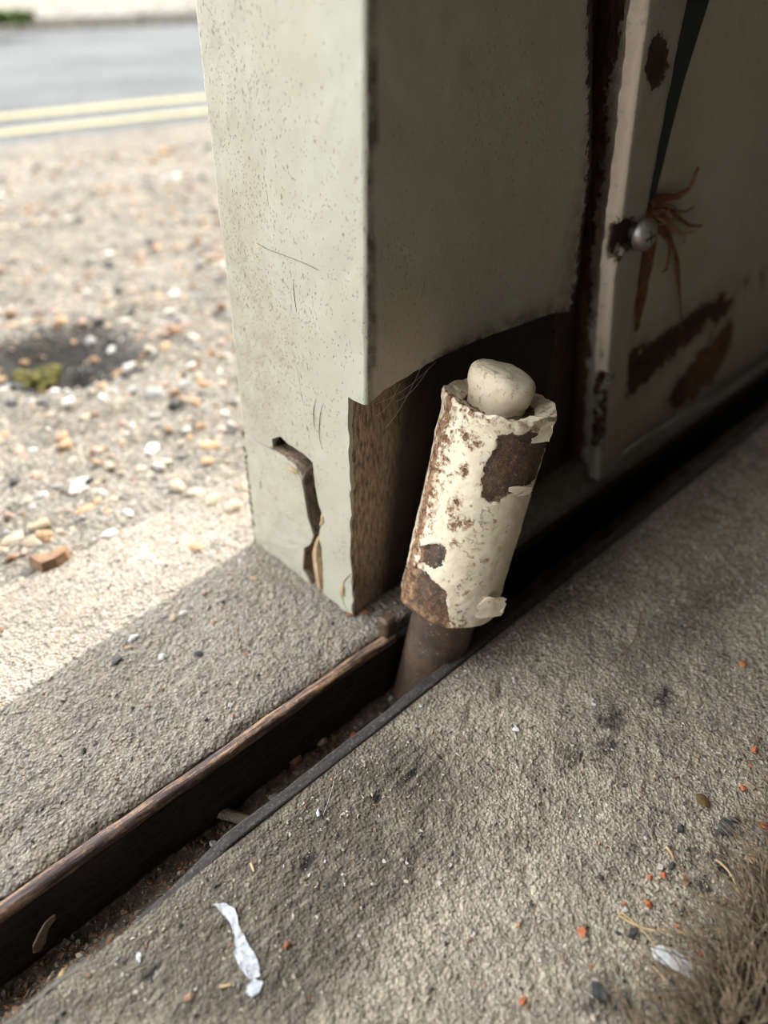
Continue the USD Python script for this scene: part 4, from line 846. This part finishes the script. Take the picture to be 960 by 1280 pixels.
# loose bits on the floor and in the channel, each a thing of its own
GROUPS = {k: (f'{w} on the floor', f'{w} in the channel') for k, w in dict(paint_shard='white shards', brick_crumb='brick crumbs', stone_chip='stone chips', coal_chip='dark stone chips', grit_grain='white grit grains', seed='seeds', rust_flake='rust flakes', straw='straws', hair='hairs', twig='twigs').items()}
def bit(name, label, cat, px, py, size, material, seed, flat=0.6, scale=(1, 1, 1), z=0.0, ground=floor_z, group=None, sink=0.12, pts=16, smooth=25, ang=0.0):
    r = np.random.default_rng(seed); P = on_z(px, py, z); P = on_z(px, py, float(ground(P[None])[0])); P = on_z(px, py, float(ground(P[None])[0]))
    m = stone(size, r, flat, pts); m.apply_scale(scale); m.apply_transform(trimesh.transformations.rotation_matrix(ang, [0, 0, 1]))
    zz = float(ground(P[None])[0]); m.apply_translation([0, 0, -m.bounds[0][2] - sink * np.ptp(m.bounds[:, 2])])
    x = UsdGeom.Xform.Define(stage, path_for(None, name)) if False else None
    v, f, n = meshkit.arrays(m, smooth); me = usdkit.mesh(stage, path_for(None, name), (v, f), LOOK[material], smooth=False)
    if n is not None: me.CreateNormalsAttr(Vt.Vec3fArray.FromNumpy(n.astype(np.float32))); me.SetNormalsInterpolation('vertex')
    me.AddTranslateOp().Set(Gf.Vec3d(float(P[0]), float(P[1]), zz)); tag(me.GetPrim(), label, cat, group or GROUPS[name][ground is dirt_z])
# bottom right of the floor
bit('paint_shard', 'curved white shard lying just left of the coir mat', 'shard', 842, 1204, 0.0190, 'paint_chip', 101, 0.25, (1, .8, .8), pts=20, ang=-0.9)
bit('paint_shard', 'small narrow white sliver below the curved white shard', 'shard', 834, 1235, 0.0085, 'paint_chip', 102, 0.3, (1, .5, 1), ang=-1.0)
bit('seed', 'flat olive-brown oval seed on the floor, right edge of the photo', 'seed', 878, 1002, 0.0090, 'seed_brown', 103, 0.35, (1, .75, 1), pts=40, ang=1.6)
bit('brick_crumb', 'red brick crumb on the floor left of the curled straw, upper of two', 'brick crumb', 811, 1131, 0.0052, 'brick_red', 104)
bit('brick_crumb', 'red brick crumb farthest left of the coir mat', 'brick crumb', 727, 1166, 0.0050, 'brick_red', 105)
bit('brick_crumb', 'bright orange crumb touching a white grit grain in front of the dark grit', 'brick crumb', 829, 1095, 0.0038, 'brick_red', 106)
bit('grit_grain', 'white grit grain behind the bright orange crumb', 'grit', 825, 1085, 0.0036, 'stone_white', 107)
bit('brick_crumb', 'pink-red crumb left of the bright orange crumb', 'brick crumb', 812, 1097, 0.0034, 'brick_red', 108)
bit('brick_crumb', 'tiny red crumb beside a white bead of grit', 'brick crumb', 780, 1130, 0.0030, 'brick_red', 109)
bit('grit_grain', 'white bead of grit just below a tiny red crumb', 'grit', 782, 1138, 0.0030, 'stone_white', 110)
bit('stone_chip', 'orange-tan stone chip near the top edge of the coir mat', 'stone', 941, 1075, 0.0058, 'stone_orange', 111)
bit('stone_chip', 'small orange-tan stone chip left of the coir mat, below the dark grit', 'stone', 904, 1129, 0.0046, 'stone_orange', 112)
bit('stone_chip', 'pale cream stone chip at the right edge of the floor', 'stone', 936, 982, 0.0072, 'stone_tan', 113)
bit('brick_crumb', 'orange crumb under the pale cream stone chip', 'brick crumb', 929, 986, 0.0040, 'brick_red', 114)
bit('brick_crumb', 'pink brick crumb at the right frame edge', 'brick crumb', 955, 1032, 0.0055, 'brick_red', 115)
bit('coal_chip', 'largest black stone chip on the floor, upper right', 'stone', 906, 1037, 0.0105, 'stone_dark', 116)
bit('coal_chip', 'round dark brown chip touching the largest black chip', 'stone', 919, 1027, 0.0055, 'stone_dark', 117)
bit('coal_chip', 'black chip left of the largest black chip', 'stone', 850, 1038, 0.0055, 'stone_dark', 118)
bit('coal_chip', 'black chip beside the bright orange crumb', 'stone', 839, 1083, 0.0042, 'stone_dark', 119)
bit('coal_chip', 'dull brown chip right of the bright orange crumb', 'stone', 857, 1102, 0.0055, 'stone_brown', 120)
bit('coal_chip', 'black chip lying alone at the end of a dark spot, middle right', 'stone', 750, 1098, 0.0040, 'stone_dark', 121)
bit('coal_chip', 'black chip under the long curled straw', 'stone', 790, 1168, 0.0058, 'stone_dark', 122)
bit('coal_chip', 'large blackish lump at the bottom edge of the floor', 'stone', 748, 1242, 0.0105, 'stone_dark', 123)
bit('coal_chip', 'blackish lump second from the left at the bottom edge', 'stone', 779, 1258, 0.0090, 'stone_dark', 124)
bit('stone_chip', 'greyish white stone half under the coir mat', 'stone', 883, 1210, 0.0110, 'stone_grey', 125)
bit('stone_chip', 'yellow stone chip below the white shard', 'stone', 806, 1245, 0.0070, 'stone_tan', 126, 0.5, (1.2, .6, 1), ang=-0.9)
bit('stone_chip', 'small white stone chip right of the curved white shard', 'stone', 866, 1196, 0.0050, 'stone_white', 127)
bit('brick_crumb', 'dusty pink crumb between the white shard and the coir mat', 'brick crumb', 876, 1198, 0.0046, 'brick_red', 128)
# middle and left of the floor
bit('brick_crumb', 'brown round crumb right of the paint dribble', 'brick crumb', 359, 1183, 0.0048, 'brick_dull', 130, 0.8)
bit('brick_crumb', 'pale orange crumb below the paint dribble', 'brick crumb', 236, 1249, 0.0048, 'stone_orange', 131)
bit('paint_shard', 'small white chip on the dusty floor left of the paint dribble', 'shard', 174, 1198, 0.0046, 'paint_chip', 132, 0.4, (1, .6, 1), ang=1.0)
bit('paint_shard', 'thin white sliver on the floor beside the channel lip', 'shard', 398, 1017, 0.0058, 'paint_chip', 133, 0.3, (1, .35, 1), ang=0.9)
bit('paint_shard', 'tiny bright white chip in the middle of the floor', 'shard', 645, 913, 0.0042, 'paint_chip', 134, 0.5)
bit('brick_crumb', 'small red crumb upper right on the dim floor', 'brick crumb', 928, 831, 0.0052, 'brick_red', 135)
bit('brick_crumb', 'small pink crumb right of the seed, above the dark grit', 'brick crumb', 942, 939, 0.0048, 'brick_red', 136)
bit('stone_chip', 'pale pinkish chip near the shaded foot of the door', 'stone', 760, 750, 0.0052, 'stone_tan', 137, 0.4)
bit('brick_crumb', 'tiny red crumb at lower middle of the floor', 'brick crumb', 653, 1252, 0.0044, 'brick_red', 138)
bit('brick_crumb', 'tiny orange crumb above the lower red one, lower middle', 'brick crumb', 648, 1157, 0.0040, 'stone_orange', 139)
for px_, py_, sz_, lb_ in ((438, 768, .0055, 'rusty flake at the foot of the post, left of two'), (456, 766, .0062, 'rusty flake at the foot of the post, right of two')):
    bit('rust_flake', lb_, 'rust flake', px_, py_, sz_, 'brick_dull', int(px_), 0.4, ground=sill_z, group='rust flakes at the post')
# down in the channel
kw = dict(z=-0.03, ground=dirt_z)
bit('brick_crumb', 'dull red brick chunk deep in the channel, left of the orange one', 'brick chunk', 320, 982, 0.0090, 'brick_dull', 140, 0.7, **kw)
bit('brick_crumb', 'orange brick chunk in the channel against the lip', 'brick chunk', 371, 988, 0.0098, 'stone_orange', 141, 0.7, **kw)
bit('brick_crumb', 'dark red brick chunk in the channel above the orange one', 'brick chunk', 368, 952, 0.0085, 'brick_dull', 142, 0.7, **kw)
bit('brick_crumb', 'pinkish red crumb in the channel nearest the pin', 'brick crumb', 443, 921, 0.0055, 'brick_red', 143, 0.7, **kw)
bit('paint_shard', 'white chip in the channel beside the pin', 'shard', 488, 874, 0.0055, 'paint_chip', 144, 0.6, (1, .7, 1), **kw)
bit('paint_shard', 'white chip in the channel left of the dead twig', 'shard', 266, 1054, 0.0058, 'paint_chip', 145, 0.45, **kw)
bit('stone_chip', 'small cream chip in the channel by an orange crumb, lower left', 'stone', 172, 1140, 0.0050, 'stone_tan', 146, 0.5, (1, .6, 1), **kw)
bit('brick_crumb', 'orange crumb in the channel under the small cream chip', 'brick crumb', 177, 1149, 0.0052, 'stone_orange', 147, **kw)
bit('stone_chip', 'dusty tan pebble in the channel above the brick chunks', 'stone', 402, 927, 0.0075, 'stone_tan', 148, **kw)
bit('stone_chip', 'grey pebble in the channel near the brick chunks', 'stone', 345, 1000, 0.0080, 'stone_grey', 149, **kw)
bit('stone_chip', 'pale chip against the channel lip near the pinkish crumb', 'stone', 456, 918, 0.0048, 'stone_white', 150, 0.6, (1, .6, 1), **kw)
bit('stone_chip', 'yellowish grain at the far lower left of the channel', 'stone', 67, 1226, 0.0055, 'stone_tan', 151, **kw)
# dead twig
def stick(name, label, cat, pix, r, material, ground=floor_z, z=0.0, n=18, lift=0.0, amp=0.0006, sides=7, taper=0.7, group=None):
    pts = []
    for k, p in enumerate(pix):
        P = on_z(p[0], p[1], z); P = on_z(p[0], p[1], float(ground(P[None])[0])); P = on_z(p[0], p[1], float(ground(P[None])[0])); P[2] = float(ground(P[None])[0]) + r * 0.9 + (p[2] if len(p) > 2 else 0); pts.append(P)
    c = spline(pts, n); c = c + amp * np.stack([fb(c, 150, 3, 3 + k) for k in range(3)], 1); o = c.mean(0); o[2] = c[:, 2].min()
    m = tube(c - o, r * np.linspace(1, taper, n), sides); m = rough(m, r * 0.25, 0.4 / r, 3, 7) if r > 0.001 else m
    v, f, nn = meshkit.arrays(m, 50); me = usdkit.mesh(stage, path_for(None, name), (v, f), LOOK[material], smooth=False)
    me.CreateNormalsAttr(Vt.Vec3fArray.FromNumpy(nn.astype(np.float32))); me.SetNormalsInterpolation('vertex')
    me.AddTranslateOp().Set(Gf.Vec3d(*o.tolist())); tag(me.GetPrim(), label, cat, group or GROUPS[name][ground is dirt_z])
stick('twig', 'grey weathered twig lying across the channel dirt', 'twig', [(272, 1019), (300, 1027), (334, 1036)], 0.0030, 'dead_wood', dirt_z, -0.03)
stick('straw', 'short yellow straw stub in the lower left of the channel', 'straw', [(80, 1232), (83, 1219)], 0.0016, 'straw', dirt_z, -0.03)
stick('straw', 'long curled pale straw running into the coir mat', 'straw', [(772, 1146, .001), (800, 1163, .002), (835, 1170, .003), (870, 1170, .003), (905, 1164, .003)], 0.00050, 'straw', n=30, amp=0.0002)
stick('straw', 'second thin straw curling below the long one', 'straw', [(775, 1142, .001), (795, 1160, .002), (815, 1180, .001), (822, 1190, 0)], 0.00035, 'straw', n=20, amp=0.0002)
stick('straw', 'pale straw standing near the top of the coir mat', 'straw', [(894, 1077, .001), (910, 1098, .003), (922, 1125, .002)], 0.00055, 'straw', n=20, amp=0.0002)
stick('straw', 'short bright straw above the orange crumb', 'straw', [(832, 1061, .001), (838, 1070, .001), (843, 1080, 0)], 0.0006, 'straw')
stick('straw', 'straw sliver slanting under the white sliver', 'straw', [(816, 1210, .001), (828, 1224, .001), (836, 1236, 0)], 0.0006, 'straw')
stick('straw', 'tiny straw scrap below the paint dribble', 'straw', [(275, 1235), (289, 1232)], 0.0006, 'straw')
stick('straw', 'tiny yellow straw scrap near the channel lip', 'straw', [(314, 1080), (318, 1090)], 0.0006, 'straw')
stick('hair', 'long brown hair arching over the dim floor', 'hair', [(800, 766, .001), (796, 790, .002), (786, 812, .002), (770, 826, .001), (758, 832, 0)], 0.00035, 'twine_fibre', n=30, amp=0.0)
stick('hair', 'dark hair on the floor at the right frame edge', 'hair', [(930, 953, .001), (945, 952, .001), (962, 948, .001)], 0.0003, 'stone_brown', n=12, amp=0.0)
stick('hair', 'fine pale hair caught on the channel lip', 'hair', [(404, 1020, .001), (412, 1000, .002), (420, 970, .003)], 0.00010, 'web_silk', n=14, amp=0.0)
c = spline([on_x(px, py, X_END - 0.0003) for px, py in ((321, 304), (338, 313), (360, 321), (380, 329), (398, 338))], 24)
m = tube(c - c.mean(0), 0.00011, 5); v, f, nn = meshkit.arrays(m, True); me = usdkit.mesh(stage, path_for(None, 'hair'), (v, f), LOOK['stone_brown'], smooth=False); me.AddTranslateOp().Set(Gf.Vec3d(*c.mean(0).tolist()))
tag(me.GetPrim(), 'dark hair stuck slantwise on the painted end of the post', 'hair', 'hairs on the post')
for pix in (((405, 502), (400, 520), (399, 545), (403, 562)), ((398, 574), (404, 580), (407, 588)), ((366, 350), (368, 372), (371, 392), (372, 415)), ((395, 498), (392, 520), (394, 540)), ((325, 600), (326, 612))):
    c = spline([on_x(px, py, X_END - 0.00005) for px, py in pix], 12); obj('paint_crack', tube(c, 0.00015 * np.sin(np.linspace(0.2, PI - 0.2, 12)), 5), 'stone_dark', door, True)
# dead leaf standing against the channel wall
lp = np.array([(38, 1184), (36, 1174), (43, 1163), (55, 1152), (70, 1145), (71, 1152), (60, 1162), (56, 1176), (48, 1184)])
c3 = np.array([on_y(px, py, Y_BAR0 - 0.005) for px, py in lp]); lo = c3.mean(0); lo[2] = c3[:, 2].min()
lm = tri(prism_y((c3 - lo)[:, [0, 2]], -0.0003, 0.0003)) if Polygon((c3 - lo)[:, [0, 2]]).exterior.is_ccw else tri(prism_y((c3 - lo)[::-1][:, [0, 2]], -0.0003, 0.0003))
lm = tri(man(lm).refine_to_length(0.003)); lm.vertices[:, 1] += 0.0025 * np.sin(lm.vertices[:, 0] * 220) - 0.15 * lm.vertices[:, 2]
me = usdkit.mesh(stage, path_for(None, 'dead_leaf'), lm, LOOK['dry_leaf'], smooth=30); me.AddTranslateOp().Set(Gf.Vec3d(*lo.tolist()))
tag(me.GetPrim(), 'curled grey-brown dead leaf leaning in the lower left of the channel', 'leaf')
# angular brown stone lying loose on the pavement, moss in the pit, weed by the far kerb
P = on_pav(62, 704); zz = float(pav_z(P[None])[0])
w = np.array([on_z(px, py, zz)[:2] for px, py in ((36, 706), (50, 703), (66, 702), (80, 694), (90, 690), (88, 700), (74, 709), (54, 717))])
mm = trimesh.creation.extrude_polygon(Polygon(w - P[:2]), 0.010, engine='earcut'); mm.vertices[mm.vertices[:, 2] > 0.005, :2] *= 0.86
me = usdkit.mesh(stage, path_for(None, 'stone_flake'), T(mm.vertices, mm.faces), LOOK['stone_brown'], smooth=False); me.AddTranslateOp().Set(Gf.Vec3d(P[0], P[1], zz - 0.003))
tag(me.GetPrim(), 'flat angular brown stone lying on the sunlit pavement', 'stone')
r = np.random.default_rng(4); parts = []
for k in range(44):
    m = trimesh.creation.icosphere(1, r.uniform(0.004, 0.008)); m.apply_scale([1, 1, 0.7]); m.apply_translation([r.normal(0, 0.009), r.normal(0, 0.009), r.uniform(-0.004, 0.004)]); parts.append(m)
mz = float(pav_z(PIT[None])[0]); me = usdkit.mesh(stage, path_for(None, 'moss_clump'), trimesh.util.concatenate(parts), LOOK['moss'], smooth=True)
me.AddTranslateOp().Set(Gf.Vec3d(PIT[0] - 0.01, PIT[1], mz + 0.004)); tag(me.GetPrim(), 'yellow-green moss in a dark hole in the pavement', 'moss')
K = on_z(8, 30, ROAD_Z + 0.06); weed = thing('weed', 'green weed growing behind the far kerb at the left edge', 'plant', loc=K); bl_ = []
for k in range(160):
    a, l = r.uniform(0, 2 * PI), r.uniform(0.03, 0.07); b0 = np.array([r.normal(0, 0.055), r.normal(0, 0.03), 0.0]); d = np.array([math.cos(a), math.sin(a), 0]); s_ = np.array([-d[1], d[0], 0]) * 0.007
    q = [b0 - s_, b0 + s_, b0 + d * l * .4 + s_ * 1.3 + [0, 0, l * .7], b0 + d * l * .4 - s_ * 1.3 + [0, 0, l * .7], b0 + d * l + [0, 0, l * .8]]
    bl_.append(T(np.array(q), [[0, 1, 2], [0, 2, 3], [3, 2, 4]]))
obj('leaves', trimesh.util.concatenate(bl_), 'weed_green', weed, False, kind='stuff', local=True)

mat_c = on_z(912, 1186)[:2]; mat_d = on_z(968, 1092)[:2] - mat_c; mat_d /= np.linalg.norm(mat_d); mat_n = np.array([mat_d[1], -mat_d[0]])   # mat lies on the mat_n side of its edge
# fine grit: far too many grains to count
def grit(name, label, n, sampler, ground, materials, weights, smin, smax, seed):
    r = np.random.default_rng(seed); root = thing(name, label, 'grit', kind='stuff'); by = {k: [] for k in materials}
    XY = sampler(r, n); Z = ground(np.c_[XY, 0 * XY[:, 0]])
    proto = [stone(1.0, r, 0.7, 8) for _ in range(12)]
    for (x, y), z in zip(XY, Z):
        s_ = smin * (smax / smin) ** (r.random() ** 1.8); m = proto[r.integers(12)]; a = r.uniform(0, 2 * PI); c_, s2 = math.cos(a), math.sin(a)
        by[materials[r.choice(len(materials), p=weights)]].append((m.vertices @ np.array([[c_, s2, 0], [-s2, c_, 0], [0, 0, 1]]) * s_ + [x, y, z + s_ * 0.15], m.faces))
    for k, L in by.items():
        if L:
            off = np.cumsum([0] + [len(v) for v, _ in L[:-1]]); obj('grain', T(np.vstack([v for v, _ in L]), np.vstack([f + o for (_, f), o in zip(L, off)])), k, root, False, kind='stuff')
MATS = ['sand_grain', 'stone_white', 'stone_dark', 'brick_red', 'stone_orange', 'stone_grey', 'stone_brown']
def floor_sampler(r, n):
    c = on_z(870, 1110)[:2]; out = []
    a = np.c_[r.uniform(-0.08, 0.62, n), r.uniform(-0.09, Y_LIP - 0.004, n)]
    a = a[~((a - mat_c) @ mat_n > -0.004)]
    n = len(a); dens = 0.22 + 1.0 * np.exp(-((a[:, 0] - c[0]) ** 2 / 0.06 ** 2 + (a[:, 1] - c[1]) ** 2 / 0.035 ** 2)) + 0.5 * np.exp(-(Y_LIP - a[:, 1]) / 0.012)
    return a[r.random(len(a)) < dens]
grit('floor_grit', 'loose sand and fine grit scattered over the floor', 60000, floor_sampler, floor_z, MATS, [.57, .13, .13, .008, .022, .07, .07], 0.0006, 0.0030, 201)
grit('channel_grit', 'gravel crumbs and grit lying in the bottom of the channel', 2600, lambda r, n: np.c_[r.uniform(-0.06, 0.26, n), r.uniform(Y_LIP + 0.007, Y_BAR0 - 0.001, n)], dirt_z, ['sand_dull', 'stone_tan', 'stone_dark', 'brick_dull', 'stone_brown'], [.42, .05, .15, .16, .22], 0.0008, 0.0048, 202)
grit('sill_grit', 'grains of sand and small stones stuck on the threshold', 2600, lambda r, n: np.c_[r.uniform(-0.09, 0.24, n), r.uniform(Y_S0 + 0.008, Y_S1, n)], sill_z, MATS, [.47, .12, .08, .005, .055, .17, .10], 0.0007, 0.0036, 203)

# coir mat at the lower right
mt = thing('coir_mat', 'shaggy brown coir doormat at the bottom right corner', 'doormat', loc=(*mat_c, 0.0))
def mat_pt(u, w): return mat_c + np.outer(np.atleast_1d(u), mat_d) + np.outer(np.atleast_1d(w), mat_n)
bv = np.vstack([np.c_[mat_pt([-0.12, 0.30, 0.30, -0.12], [0.004, 0.004, 0.24, 0.24]), np.full(4, z)] for z in (0.001, 0.006)])
obj('backing', trimesh.convex.convex_hull(bv), 'mat_backing', mt, False)
r = np.random.default_rng(77); n = 9000
u = r.uniform(-0.12, 0.30, n); w = np.abs(r.uniform(0, 1, n)) ** 1.6 * 0.235 + 0.003
root = np.c_[mat_pt(u, w), np.full(n, 0.004)] - np.array([*mat_c, 0]); L = r.uniform(0.016, 0.034, n); edge = np.exp(-w / 0.02)
lean_dir = -mat_n[None] * (0.15 + 0.85 * edge)[:, None] + r.normal(0, 0.45, (n, 2)) + 0.25 * mat_d; up = 0.75 - 0.45 * edge + r.normal(0, 0.12, n)
d0 = np.c_[lean_dir * 0.6, np.clip(up, 0.15, 1)]; d0 /= np.linalg.norm(d0, axis=1, keepdims=True); bend = np.c_[r.normal(0, 0.4, (n, 2)), -r.uniform(0.1, 0.9, n)]
pts = np.stack([root + d0 * (L * t)[:, None] + bend * (L * t * t * 0.5)[:, None] for t in (0, 0.33, 0.66, 1.0)], 1); pts[..., 2] = np.maximum(pts[..., 2], 0.0012)
cv = UsdGeom.BasisCurves.Define(stage, path_for(mt, 'pile'))
cv.CreatePointsAttr(Vt.Vec3fArray.FromNumpy(pts.reshape(-1, 3).astype(np.float32))); cv.CreateCurveVertexCountsAttr(Vt.IntArray([4] * n)); cv.CreateTypeAttr('linear')
cv.CreateWidthsAttr(Vt.FloatArray.FromNumpy(np.tile(np.array([0.0006, 0.0006, 0.0005, 0.0003], np.float32), n))); cv.SetWidthsInterpolation('vertex')
UsdShade.MaterialBindingAPI.Apply(cv.GetPrim()).Bind(LOOK['coir']); tag(cv.GetPrim(), kind='stuff')
